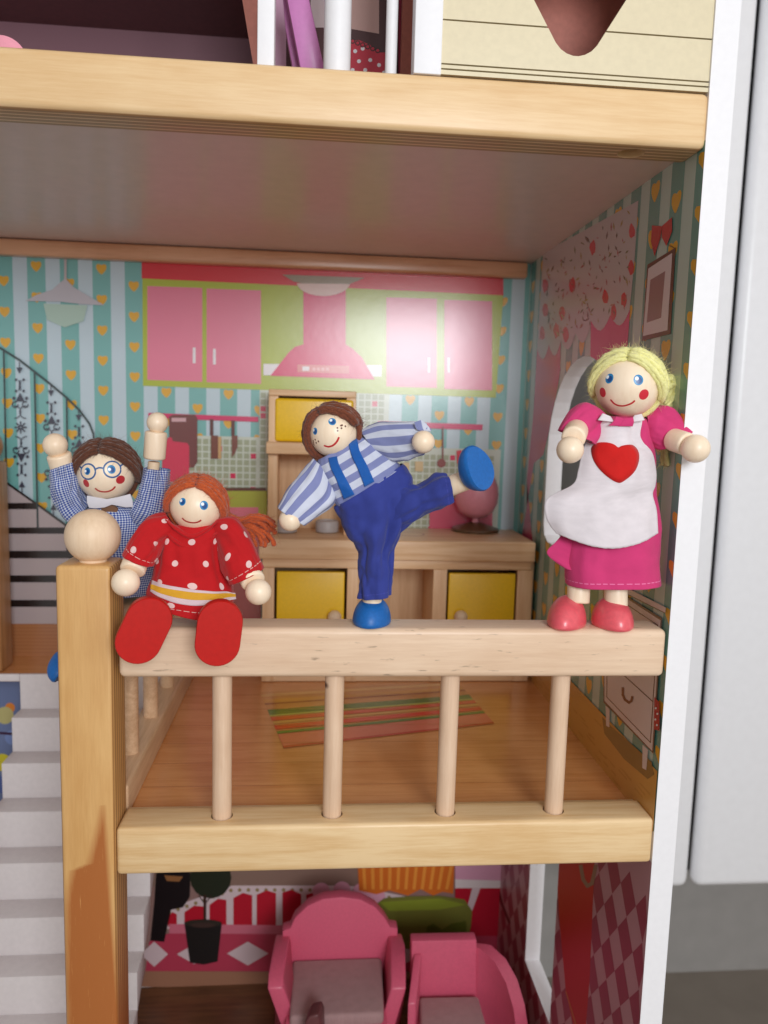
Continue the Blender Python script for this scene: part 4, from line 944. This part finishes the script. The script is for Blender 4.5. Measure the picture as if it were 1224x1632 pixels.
def sheet(name, rows, mat, parent, bulge, nx=40, sub=8, wr=0.05, seed=0, thick=0.03, uvscale=1.0, fr=0.8, edge=0.0, over=None, gap=0.07, hug=0.0):
    """hanging cloth sheet. rows: (xl, yl, xr, yr, depth at the middle, sag of the lower edge)"""
    Ls = [A(r[0], r[1], r[4]) for r in rows]; Rs = [A(r[2], r[3], r[4]) for r in rows]; B = [r[5] for r in rows]; vs, uvs, fs = [], [], []; I = 0
    data = []
    for i in range(len(rows)-1):
        for k in range(sub): t = k/sub; data.append((cat1(Ls, i, t), cat1(Rs, i, t), cat1(B, i, t)))
    data.append((Ls[-1], Rs[-1], B[-1])); m = len(data)
    for i, (l, r, b) in enumerate(data):
        for k in range(nx+1):
            s_ = k/nx; p = l.lerp(r, s_); p.y += bulge*(1-math.sin(math.pi*s_)**0.8) if bulge else 0; p.z -= b*math.sin(math.pi*s_)
            d = wr*(noise.noise(V((p.x*fr+seed*5, p.z*fr*0.6, seed)))+0.5*noise.noise(V((p.x*fr*2.6+seed, p.z*fr*1.6, seed+9)))); p.y += d
            if edge and (k in (0, nx) or i == m-1): p.z += random.uniform(-edge, edge)
            vs.append(p); uvs.append((s_*(r-l).length, i*0.25))
    if over:
        tr = bvh(over); W_ = nx+1; ys = []
        for p in vs:
            h_ = tr.ray_cast(V((p.x, -12, p.z)), V((0, 1, 0)), 30)[0]; ys.append(h_.y-gap if h_ is not None else None)
        lim = [y_ if y_ is not None else 99 for y_ in ys]
        for k, p in enumerate(vs):
            if hug and ys[k] is not None: p.y = p.y*(1-hug)+ys[k]*hug
            p.y = min(p.y, lim[k])
        for _ in range(6):
            yy = [p.y for p in vs]
            for i in range(m):
                for k in range(W_):
                    q_ = [yy[a*W_+c_] for a, c_ in ((i-1, k), (i+1, k), (i, k-1), (i, k+1)) if 0 <= a < m and 0 <= c_ < W_]
                    vs[i*W_+k].y = min(0.5*yy[i*W_+k]+0.5*sum(q_)/len(q_), lim[i*W_+k])
    for i in range(m-1):
        for k in range(nx): fs.append((i*(nx+1)+k, i*(nx+1)+k+1, (i+1)*(nx+1)+k+1, (i+1)*(nx+1)+k))
    o = mesh(name, vs, fs, mat, parent, True, uv=uvs)
    if thick: md = o.modifiers.new('t', 'SOLIDIFY'); md.thickness = thick
    return o
def z3(x, y): return (820+x/3.138, 520+y/3.138)       # places in the enlarged views of the photograph
def z7(x, y): return (420+x/2.914, 610+y/2.914)
def z6(x, y): return (60+x/3.138, 640+y/3.138)
def st_(f, L):
    return [(*f(a, b), *f(c, d), y, t) for a, b, c, d, y, t in L]
def shoe(name, c, fwd, up, ln, wd, ht, mat, parent):
    """rounded wooden clog: domed top on a flat sole"""
    f = V(fwd).normalized(); u = (V(up)-f*V(up).dot(f)).normalized(); s = f.cross(u); c = V(c); vs, fs = [], []; n, m = 48, 18
    for j in range(m+1):
        el = (math.pi/2)*j/m
        for k in range(n):
            a = 2*math.pi*k/n; ca, sa = math.cos(a), math.sin(a)
            lx = ca*(1+0.10*ca)*ln*0.5; ly = sa*wd*0.5*(1-0.06*ca)
            rr_ = math.cos(el)**0.80 if j < m else 0.0; h = ht*math.sin(el)*(1-0.22*ca*rr_)
            vs.append(c+f*lx*rr_+s*ly*rr_+u*(h+0.10))
    b = len(vs)
    for k in range(n): a = 2*math.pi*k/n; ca, sa = math.cos(a), math.sin(a); vs.append(c+f*ca*(1+0.10*ca)*ln*0.47+s*sa*wd*0.47*(1-0.06*ca))
    for j in range(m):
        for k in range(n): fs.append((j*n+k, j*n+(k+1) % n, (j+1)*n+(k+1) % n, (j+1)*n+k))
    for k in range(n): fs.append((b+k, b+(k+1) % n, (k+1) % n, k))
    fs.append(tuple(b+k for k in range(n))[::-1])
    bm = bmesh.new(); vv = [bm.verts.new(v) for v in vs]
    for q in fs: bm.faces.new([vv[i] for i in q])
    bmesh.ops.remove_doubles(bm, verts=bm.verts, dist=0.003); bmesh.ops.recalc_face_normals(bm, faces=bm.faces)
    return bmobj(name, bm, mat, parent)
def arm(doll, p0, p1, r, hp, hr, name='forearm'):
    a = rod(name, p0, p1, r, M['face'], doll, 0.12); d = (V(hp)-V(p0)).normalized()
    lathe('hand', hp, d, ballprof(hr, 24), M['face'], doll, 40); return a

# ------------------------------------------------------------------ doll 1: blond maid in pink with a heart apron
D1 = empty('wooden_doll', (15, 1, -10.03), 'doll with yellow-green yarn hair, pink dress and white apron with a red heart, standing', 'doll')
h = Head(D1, 1000.4, 614.6, 50.5, 1.0, z3(474, 260), z3(620, 267), z3(542, 396))
h.eye(*z3(474, 261), 7.2); h.eye(*z3(620, 268), 7.6)
h.decal('cheek', [(*z3(440, 331), 7.2, 7.8, RGB(206, 42, 60))]); h.decal('cheek', [(*z3(648, 342), 8.2, 8.4, RGB(210, 44, 62))])
h.decal('mouth', [], [([z3(480, 366), z3(498, 386), z3(520, 396), z3(545, 398), z3(572, 391), z3(590, 382), z3(602, 371)], 3.0, RGB(198, 28, 40))])
tp = A(*z3(745, 300), 2.2)
hairdo(h, M['y_blond'], D1, front=27, nrow=15, side_f=0.06, side_u=-0.42, thick=0.135, seed=4, fz=14000, fl=0.24, layers=2, lift=1.0, tails=[
    ([A(*z3(745, 290), 1.6), A(*z3(800, 268), 1.5), A(*z3(826, 320), 1.5), A(*z3(812, 380), 1.5), A(*z3(790, 430), 1.5)], 9, 0.16, 1),
    ([A(*z3(735, 560), 1.6), A(*z3(780, 620), 1.6), A(*z3(815, 655), 1.6), A(*z3(848, 700), 1.6)], 7, 0.15, 1), ([A(*z3(740, 400), 1.9), A(*z3(756, 500), 1.7), A(*z3(760, 640), 1.6), A(*z3(768, 700), 1.6)], 4, 0.1, 1)])
rod('neck', A(*z3(550, 430), 1.1), A(*z3(548, 520), 1.1), 0.42, M['face'], D1)
dr = garment('dress', st_(z3, [(480, 452, 612, 452, 1.2, 0.45), (420, 478, 665, 475, 1.2, 0.8), (390, 540, 680, 540, 1.2, 0.9), (380, 680, 692, 690, 1.2, 0.95), (345, 850, 700, 850, 1.2, 1.1), (285, 1040, 718, 1050, 1.2, 1.3), (262, 1180, 718, 1170, 1.2, 1.38), (262, 1290, 716, 1285, 1.2, 1.42)]), M['f_pink'], D1, wr=0.09, seed=2, folds=[(-1.9, 0.16, 0.5, 1.01, -0.14), (-1.2, 0.2, 0.5, 1.01, 0.08), (-2.4, 0.15, 0.55, 1.01, 0.08)], sub=12, freq=(1.6, 0.5))
sheet('skirt_flap', st_(z3, [(262, 1020, 330, 1040, 0.9, 0), (215, 1075, 320, 1120, 0.8, 0), (166, 1138, 300, 1190, 0.8, 0), (262, 1215, 300, 1225, 0.7, 0)]), M['f_pink'], D1, 0.1, wr=0.04)
ap = sheet('apron', st_(z3, [(425, 470, 655, 470, -0.05, 0.02), (398, 560, 645, 560, -0.12, 0), (368, 640, 718, 640, -0.22, 0), (348, 730, 742, 730, -0.32, 0), (318, 800, 738, 800, -0.38, 0.0), (186, 872, 722, 850, -0.42, 0.05), (180, 965, 742, 930, -0.45, 0.2), (230, 1045, 746, 1045, -0.42, 0.65), ]), M['f_white'], D1, 0.85, nx=60, wr=0.2, seed=5, fr=0.6, edge=0.012, over=[dr], gap=0.08)
sheet('apron_strap', st_(z3, [(442, 436, 480, 452, -0.02, 0), (418, 470, 500, 480, -0.1, 0)]), M['f_white'], ap, 0.05, nx=8, wr=0.0)
sheet('apron_strap', st_(z3, [(602, 446, 636, 438, -0.02, 0), (578, 482, 652, 470, -0.1, 0)]), M['f_white'], ap, 0.05, nx=8, wr=0.0)
sheet('collar', st_(z3, [(508, 452, 545, 462, -0.12, 0), (490, 480, 560, 490, -0.16, 0), (468, 496, 590, 500, -0.14, 0)]), M['f_pink2'], D1, 0.0, nx=10, wr=0.03)
sheet('collar', st_(z3, [(548, 462, 592, 456, -0.12, 0), (530, 490, 596, 478, -0.17, 0), (520, 500, 590, 500, -0.15, 0)]), M['f_pink2'], D1, 0.0, nx=10, wr=0.03)
hp = [(518, 782), (480, 765), (440, 725), (415, 680), (408, 640), (414, 605), (440, 584), (475, 582), (505, 592), (522, 606), (540, 598), (575, 593), (605, 598), (625, 622), (627, 660), (610, 705), (580, 742), (545, 770)]
pl = []
for i in range(len(hp)):
    p0, p1, p2, p3 = [hp[(i+k-1) % len(hp)] for k in range(4)]
    for k in range(3):
        t = k/3; pl.append(tuple(0.5*(2*p1[j]+(p2[j]-p0[j])*t+(2*p0[j]-5*p1[j]+4*p2[j]-p3[j])*t*t+(3*p1[j]-p0[j]-3*p2[j]+p3[j])*t**3) for j in (0, 1)))
ap_t = bvh([ap]); hv = [(A(*z3(*q), -0.3)) for q in pl]; hc_ = sum(hv, V())/len(hv); hv_all = [hc_]+[hc_.lerp(q, t) for t in (0.25, 0.5, 0.75, 1.0) for q in hv]; nh = len(hv)
for q in hv_all: h_ = ap_t.ray_cast(V((q.x, -12, q.z)), V((0, 1, 0)), 30)[0]; q.y = (h_.y if h_ is not None else q.y)-0.05
hf = [(0, 1+(k+1) % nh, 1+k) for k in range(nh)]+[(1+r*nh+k, 1+r*nh+(k+1) % nh, 1+(r+1)*nh+(k+1) % nh, 1+(r+1)*nh+k) for r in range(3) for k in range(nh)]
ho = mesh('heart', hv_all, hf, M['f_heart'], ap, True, uv=[(q.x, q.z) for q in hv_all]); md = ho.modifiers.new('t', 'SOLIDIFY'); md.thickness = 0.05; md.offset = 0
garment('sleeve', st_(z3, [(390, 400, 455, 455, 1.1, 0.5), (345, 386, 440, 520, 0.9, 0.65), (270, 440, 400, 585, 0.6, 0.62), (222, 520, 388, 582, 0.35, 0.6)]), M['f_pink2'], D1, wr=0.09, seed=3, folds=[(0.8, 0.3, 0.2, 1.01, 0.1), (-1.2, 0.25, 0.2, 1.01, -0.12)])
garment('sleeve', st_(z3, [(640, 430, 640, 540, 1.2, 0.6), (700, 398, 660, 575, 1.0, 0.65), (790, 412, 715, 608, 0.7, 0.62), (888, 515, 745, 612, 0.45, 0.6)]), M['f_pink2'], D1, wr=0.09, seed=8, folds=[(0.6, 0.3, 0.2, 1.01, 0.08), (-1.8, 0.25, 0.2, 0.9, -0.12)])
arm(D1, A(*z3(310, 520), 0.3), A(*z3(294, 560), -0.9), 0.56, A(*z3(278, 618), -1.35), 0.62)
arm(D1, A(*z3(790, 565), 0.3), A(*z3(868, 592), -0.8), 0.55, A(*z3(905, 612), -1.2), 0.66)
rod('leg', A(*z3(322, 1270), 1.2), A(*z3(318, 1385), 1.0), 0.56, M['face'], D1); rod('leg', A(*z3(506, 1280), 1.0), A(*z3(506, 1410), 0.8), 0.58, M['face'], D1)
z0_ = -10.02
c = at(*z3(262, 1500), 2, z0_); shoe('shoe', V((c.x+0.1, 0.95, z0_)), (-0.55, -1, 0), (0, 0, 1), 2.7, 1.9, 1.25, M['pinkshoe'], D1)
c = at(*z3(494, 1535), 2, z0_); shoe('shoe', V((A(*z3(494, 1500), 0.6).x, 0.75, z0_)), (0.05, -1, 0), (0, 0, 1), 2.4, 2.02, 1.25, M['pinkshoe'], D1)

# ------------------------------------------------------------------ doll 2: boy kicking in navy dungarees
D2 = empty('wooden_doll', (2.8, 1, -10.03), 'boy doll with freckles, striped shirt and navy dungarees balancing on one leg', 'doll')
h = Head(D2, 531.5, 690.6, 38.2, 0.9, z7(239, 225), z7(319, 180), z7(318, 290))
h.eye(*z7(239, 225), 5.2); h.eye(*z7(319, 180), 5.9)
h.decal('mouth', [], [([z7(280, 291), z7(300, 297), z7(322, 291), z7(340, 274), z7(351, 252)], 3.2, RGB(196, 40, 46))])
for x, y in ((343, 210), (344, 223), (362, 211), (365, 197), (380, 202), (360, 199), (231, 270), (234, 287), (240, 264), (245, 279), (255, 272), (232, 279)): h.decal('freckle', [(*z7(x, y), 1.5, 1.5, RGB(96, 44, 30))])
hairdo(h, M['y_brown'], D2, front=27, nrow=13, side_f=0.10, side_u=-0.62, thick=0.13, seed=11, fz=1800, fl=0.28, sidelen=(1.08, 0.80), layers=2)
rod('neck', A(*z7(340, 320), 1.0), A(*z7(365, 380), 1.0), 0.4, M['face'], D2)
sh = garment('shirt', st_(z7, [(290, 352, 402, 292, 1.0, 0.5), (250, 366, 452, 248, 1.0, 0.75), (262, 430, 520, 270, 1.0, 0.9), (300, 500, 590, 330, 1.0, 0.95), (345, 570, 640, 390, 1.0, 0.95)]), M['f_stripe'], D2, wr=0.10, seed=5, folds=[(-0.9, 0.3, 0.3, 1.01, -0.1), (-2.2, 0.3, 0.2, 0.8, 0.06)])
garment('sleeve', st_(z7, [(232, 352, 330, 440, 1.0, 0.5), (190, 400, 335, 545, 0.9, 0.8), (120, 490, 265, 610, 0.5, 0.8), (66, 578, 190, 658, 0.2, 0.72)]), M['f_stripe_s'], D2, wr=0.07, seed=7, folds=[(-1.1, 0.2, 0.1, 0.9, -0.1)])
garment('sleeve', st_(z7, [(445, 222, 520, 330, 1.0, 0.6), (520, 188, 590, 365, 0.8, 0.8), (620, 182, 650, 362, 0.4, 0.85), (700, 180, 705, 345, 0.0, 0.8), (752, 182, 745, 335, -0.2, 0.84)]), M['f_stripe_s'], D2, wr=0.08, seed=9, folds=[(-1.4, 0.25, 0.2, 0.9, -0.06)])
sheet('cuff', st_(z7, [(700, 185, 735, 172, -0.75, 0), (710, 215, 778, 218, -0.85, 0), (735, 222, 762, 224, -0.8, 0)]), M['f_stripe_s'], D2, 0.0, nx=10, wr=0.05)
hd_ = A(*z7(125, 636), -0.1); arm(D2, A(*z7(190, 540), 0.6), A(*z7(150, 600), 0.2), 0.38, hd_, 0.53)
hd_ = A(*z7(742, 275), -0.95); arm(D2, A(*z7(640, 275), 0.4), A(*z7(725, 276), -0.1), 0.38, hd_, 0.52)
pn = garment('trousers', st_(z7, [(333, 572, 640, 378, 1.0, 1.02), (340, 600, 660, 400, 1.0, 1.06), (362, 650, 684, 450, 1.0, 1.08), (400, 710, 680, 560, 1.0, 1.05), (440, 780, 640, 680, 1.0, 0.95), (442, 840, 607, 770, 1.0, 0.82), (444, 920, 602, 880, 1.0, 0.76), (450, 998, 596, 978, 1.0, 0.78)]), M['f_navy'], D2, wr=0.17, seed=12, sub=12, folds=[(-1.3, 0.16, 0.1, 0.7, -0.2), (-1.8, 0.13, 0.3, 0.8, 0.16), (-0.9, 0.13, 0.15, 0.6, 0.16), (-0.75, 0.12, 0.62, 1.01, -0.28), (-2.3, 0.15, 0.3, 0.9, -0.16), (-1.5, 0.1, 0.6, 1.0, 0.1)], freq=(1.7, 0.8), power=2.1)
garment('trouser_leg', st_(z7, [(540, 480, 600, 720, 1.0, 0.7), (640, 480, 650, 680, 0.7, 0.9), (725, 462, 735, 625, 0.3, 0.85), (800, 428, 820, 588, -0.1, 0.72), (850, 420, 878, 546, -0.35, 0.66)]), M['f_navy'], D2, wr=0.18, seed=14, folds=[(-1.3, 0.2, 0.1, 0.8, -0.14), (-2.2, 0.25, 0.2, 1.01, 0.1), (-0.6, 0.2, 0.3, 1.01, 0.06)], freq=(1.5, 0.8), power=2.1)
for pts in (((302, 350, 342, 342), (312, 395, 350, 378), (338, 450, 376, 432), (375, 545, 424, 520)), ((395, 285, 436, 262), (410, 340, 448, 318), (440, 405, 482, 385), (470, 485, 516, 460))):
    sheet('brace', [(*z7(a, b), *z7(c, d), 0.02 if i in (0,) else -0.14, 0.0) for i, (a, b, c, d) in enumerate(pts)], M['f_strap'], pn, 0.0, nx=8, wr=0.0, thick=0.05, over=[sh, pn], gap=0.05, hug=1.0)
rod('leg', A(*z7(505, 900), 1.0), A(*z7(505, 1050), 1.0), 0.47, M['face'], D2)
rod('leg', A(*z7(700, 545), 0.7), A(*z7(960, 445), -0.9), 0.50, M['face'], D2, r1=0.46)
c = A(*z7(500, 1130), 1.1); shoe('shoe', V((c.x, 1.0, z0_)), (-0.25, -1, 0), (0, 0, 1), 2.2, 1.88, 1.12, M['blue'], D2)
# raised shoe: the sole faces up-right towards the viewer
sc_ = A(*z7(1012, 402), -1.6); nrm_ = V((0.62, -0.78, 0.16)).normalized(); ax_ = (A(*z7(1095, 490), -1.2)-A(*z7(930, 318), -1.2)); ax_ = (ax_-nrm_*ax_.dot(nrm_)).normalized()
shoe('shoe', sc_, -ax_, -nrm_, 2.25, 1.72, 1.0, M['blue'], D2)

# ------------------------------------------------------------------ doll 3: ginger girl sitting on the rail
D3 = empty('wooden_doll', (-6, 1.5, -10.03), 'doll with ginger yarn hair and red dotted dress sitting on the rail, red soles forward', 'doll')
h = Head(D3, 313.3, 805.7, 41.5, 1.6, z6(724, 502), z6(832, 519), z6(772, 604))
h.eye(*z6(724, 501), 5.6); h.eye(*z6(832, 519), 6.6)
h.decal('mouth', [], [([z6(722, 582), z6(738, 596), z6(760, 604), z6(785, 606), z6(805, 601), z6(818, 592)], 2.8, RGB(176, 34, 34))])
hairdo(h, M['y_red'], D3, front=29, nrow=16, side_f=0.10, side_u=-0.42, thick=0.11, seed=21, fz=5000, fl=0.30, layers=2, lift=1.03, partx=-0.05, tails=[
    ([A(*z6(930, 560), 2.2), A(*z6(1000, 600), 2.2), A(*z6(1070, 590), 2.0), A(*z6(1130, 600), 2.0), A(*z6(1175, 640), 2.0)], 9, 0.13, 1),
    ([A(*z6(930, 560), 2.3), A(*z6(1010, 620), 2.3), A(*z6(1080, 640), 2.2), A(*z6(1120, 680), 2.2), A(*z6(1135, 725), 2.2)], 9, 0.14, 1)])
rod('neck', A(*z6(780, 600), 1.8), A(*z6(776, 680), 1.7), 0.42, M['bead'], D3)
dr3 = garment('dress', st_(z6, [(710, 655, 858, 650, 1.7, 0.6), (660, 612, 905, 612, 1.7, 0.75), (622, 640, 930, 640, 1.6, 0.95), (605, 740, 925, 740, 1.5, 1.05), (590, 820, 945, 830, 1.4, 1.1), (568, 890, 975, 930, 1.2, 1.2), (552, 960, 985, 990, 0.9, 1.3), (600, 1010, 900, 1085, 0.6, 1.2)]), M['f_dots'], D3, wr=0.10, seed=22, folds=[(-1.57, 0.7, 0.08, 0.32, -0.12), (-1.3, 0.18, 0.2, 0.6, 0.08), (-1.9, 0.2, 0.15, 0.5, -0.08), (-0.7, 0.14, 0.2, 0.8, -0.14), (-2.5, 0.14, 0.2, 0.8, -0.12)], freq=(1.5, 0.7), sub=10)
# cowl folds at the neckline
for a in (((640, 590), (690, 632), (772, 672), (850, 640), (905, 592)), ((625, 625), (680, 690), (765, 725), (850, 690), (918, 640))):
    pts = cr([A(*z6(*q), 0.88) for q in a], 8); v_, f_ = [], []
    for i, p_ in enumerate(pts):
        for k in range(10): t = 2*math.pi*k/10; v_.append(p_+V((0, 0.30*math.cos(t)*1.2, 0.16*math.sin(t)))*math.sin(math.pi*min(1, max(0.08, (i+1)/(len(pts)+1)))))
    for i in range(len(pts)-1):
        for k in range(10): f_.append((i*10+k, i*10+(k+1) % 10, (i+1)*10+(k+1) % 10, (i+1)*10+k))
    mesh('neckline_fold', v_, f_, M['f_dots'], D3, True, uv=[(i*0.1, 0.05) for i in range(len(v_))])
garment('sleeve', st_(z6, [(645, 560, 720, 640, 1.6, 0.6), (560, 580, 640, 700, 1.2, 0.85), (490, 655, 612, 760, 0.6, 0.85), (425, 762, 575, 822, 0.1, 0.78)]), M['f_dots'], D3, wr=0.08, seed=25, folds=[(-1.2, 0.2, 0.1, 0.9, 0.08)])
garment('sleeve', st_(z6, [(905, 700, 875, 590, 1.6, 0.6), (905, 760, 985, 582, 1.3, 0.8), (925, 830, 1060, 680, 0.8, 0.85), (962, 912, 1126, 836, 0.3, 0.78)]), M['f_dots'], D3, wr=0.08, seed=27, folds=[(-1.9, 0.2, 0.1, 0.9, 0.08)])
rb = sheet('ribbon', st_(z6, [(556, 908, 984, 968, -0.02, 0), (552, 962, 988, 1000, -0.22, 0.32)]), M['f_ribw'], D3, 0.5, nx=50, wr=0.0, thick=0.03, over=[dr3], gap=0.04, hug=1.0)
sheet('ribbon_stripe', st_(z6, [(553, 926, 985, 975, -0.12, 0.02), (551, 950, 985, 990, -0.24, 0.18)]), M['f_ribbon'], rb, 0.5, nx=50, wr=0.0, thick=0.02, over=[rb], gap=0.03, hug=1.0)
arm(D3, A(*z6(500, 775), 0.3), A(*z6(472, 850), -0.3), 0.58, A(*z6(440, 905), -0.7), 0.63)
arm(D3, A(*z6(1050, 850), 0.4), A(*z6(1082, 905), -0.2), 0.58, A(*z6(1104, 952), -0.6), 0.6)
for (cx_, cy_), (tx, ty), ln_ in (((531, 1150), (600, 1010), 3.06), ((906, 1163), (925, 1010), 2.98)):
    c = A(*z6(cx_, cy_), -2.3); t_ = A(*z6(tx, ty), -2.3)-c; nr = (CAM-c).normalized()+V((0, 0, -0.28)); nr.normalize(); t_ = (t_-nr*t_.dot(nr)).normalized(); s_ = t_.cross(nr)
    R_ = 0.99; hl_ = ln_/2-R_; bm = bmesh.new(); rows_ = []
    outl = [t_*(hl_+R_*math.sin(a))+s_*R_*math.cos(a) for a in [math.pi*k/16 for k in range(17)]]+[t_*(-hl_-R_*math.sin(a))-s_*R_*math.cos(a) for a in [math.pi*k/16 for k in range(17)]]
    for sc, dp in ((0.97, 0.0), (0.99, 0.03), (1.0, 0.08), (1.0, 0.35), (0.97, 0.7), (0.86, 1.1), (0.6, 1.4), (0.2, 1.52)): rows_.append([bm.verts.new(c+o*sc-nr*dp) for o in outl])
    for i in range(len(rows_)-1):
        for k in range(34): bm.faces.new((rows_[i][k], rows_[i][(k+1) % 34], rows_[i+1][(k+1) % 34], rows_[i+1][k]))
    bm.faces.new(rows_[0]); bm.faces.new(rows_[-1]); bmesh.ops.recalc_face_normals(bm, faces=bm.faces)
    bmobj('shoe', bm, M['red'], D3)
    rod('leg', c-nr*1.2+t_*0.2, V((c.x*0.85-0.9, 1.2, -9.4)), 0.45, M['bead'], D3)

# ------------------------------------------------------------------ doll 4: grandmother with glasses astride the side rail
D4 = empty('wooden_doll', (-9.6, 6, -10.1), 'doll with painted glasses, brown hair and blue gingham dress, both arms raised', 'doll')
h = Head(D4, 169.3, 753.1, 45.5, 5.5, z6(248, 348), z6(371, 338), z6(338, 450))
h.eye(*z6(248, 348), 5.3, (-0.5, 0.0)); h.eye(*z6(369, 339), 6.3, (-0.5, 0.0))
NB = RGB(40, 92, 150)
ringp = lambda cx, cy, rx, ry: [z6(cx+rx*math.cos(2*math.pi*i/16), cy+ry*math.sin(2*math.pi*i/16)) for i in range(17)]
h.decal('glasses', [], [(ringp(253, 350, 36, 38), 2.5, NB), (ringp(373, 339, 43, 40), 2.5, NB), ([z6(289, 338), z6(308, 331), z6(330, 334)], 2.5, NB), ([z6(223, 332), z6(214, 328), z6(211, 318)], 2.5, NB), ([z6(412, 322), z6(424, 314), z6(429, 292)], 2.5, NB)])
h.decal('cheek', [(*z6(242, 409), 5.6, 6.6, RGB(190, 52, 56))]); h.decal('cheek', [(*z6(415, 391), 7.6, 6.8, RGB(190, 50, 56))])
h.decal('mouth', [], [([z6(287, 433), z6(303, 445), z6(325, 451), z6(350, 450), z6(374, 440), z6(389, 424)], 2.9, RGB(190, 40, 36))])
hairdo(h, M['y_dark'], D4, front=32, nrow=16, side_f=0.08, side_u=-0.42, thick=0.125, seed=31, fz=4500, fl=0.32, layers=2, lift=1.03, sidelen=(0.92, 1.0))
rod('neck', A(*z6(350, 480), 5.7), A(*z6(360, 560), 5.7), 0.5, M['bead'], D4)
garment('dress', st_(z6, [(300, 500, 450, 500, 5.8, 0.7), (240, 545, 560, 540, 5.8, 1.1), (225, 600, 590, 590, 5.8, 1.3), (220, 700, 580, 690, 5.8, 1.3), (250, 800, 590, 800, 5.8, 1.35), (300, 905, 610, 900, 5.8, 1.4), (310, 960, 600, 950, 5.8, 1.3)]), M['f_gingham'], D4, wr=0.14, seed=33, folds=[(-0.9, 0.2, 0.1, 0.9, -0.12)], freq=(1.5, 0.6))
garment('sleeve', st_(z6, [(200, 640, 262, 520, 5.7, 0.8), (120, 560, 246, 480, 5.5, 1.0), (78, 440, 215, 410, 5.1, 1.0), (68, 345, 182, 305, 4.8, 0.85)]), M['f_gingham'], D4, wr=0.15, seed=35, folds=[(-1.4, 0.25, 0.1, 0.9, -0.16)])
garment('sleeve', st_(z6, [(440, 600, 560, 640, 5.7, 0.8), (475, 520, 640, 570, 5.6, 1.1), (520, 420, 655, 440, 5.4, 0.95), (542, 330, 657, 342, 5.2, 0.9)]), M['f_gingham'], D4, wr=0.16, seed=37, folds=[(-1.3, 0.25, 0.1, 0.9, -0.14), (-2.1, 0.2, 0.1, 0.9, 0.1)])
arm(D4, A(*z6(140, 380), 4.9), A(*z6(104, 262), 4.5), 0.60, A(*z6(88, 218), 4.4), 0.60)
rod('arm_peg', A(*z6(570, 440), 5.3), A(*z6(582, 300), 5.2), 0.30, M['bead'], D4, 0.05)
arm(D4, A(*z6(583, 288), 5.2), A(*z6(593, 150), 5.1), 0.56, A(*z6(599, 106), 5.1), 0.54)
cl = [(245, 470), (300, 480), (345, 488), (400, 478), (462, 462), (474, 495), (476, 528), (440, 530), (400, 522), (370, 516), (335, 530), (290, 535), (256, 532), (246, 505)]
prism('collar', [A(*z6(*q), 4.6) for q in cl], (0, 0.12, 0), M['f_felt'], D4, 0.03)
prism('bow', [A(*z6(*q), 4.75) for q in ((310, 528), (340, 512), (372, 514), (400, 534), (402, 566), (385, 580), (330, 570))], (0, 0.3, 0), M['f_bow'], D4, 0.08)
sc_ = A(107, 1066, 5.0); shoe('shoe', sc_, (-0.3, -0.7, -0.3), (-0.5, 0.3, 0.5), 1.9, 1.4, 0.9, M['blue'], D4)
rod('leg', A(*z6(330, 940), 5.6), sc_+V((0.8, 0.6, 0.6)), 0.5, M['bead'], D4)
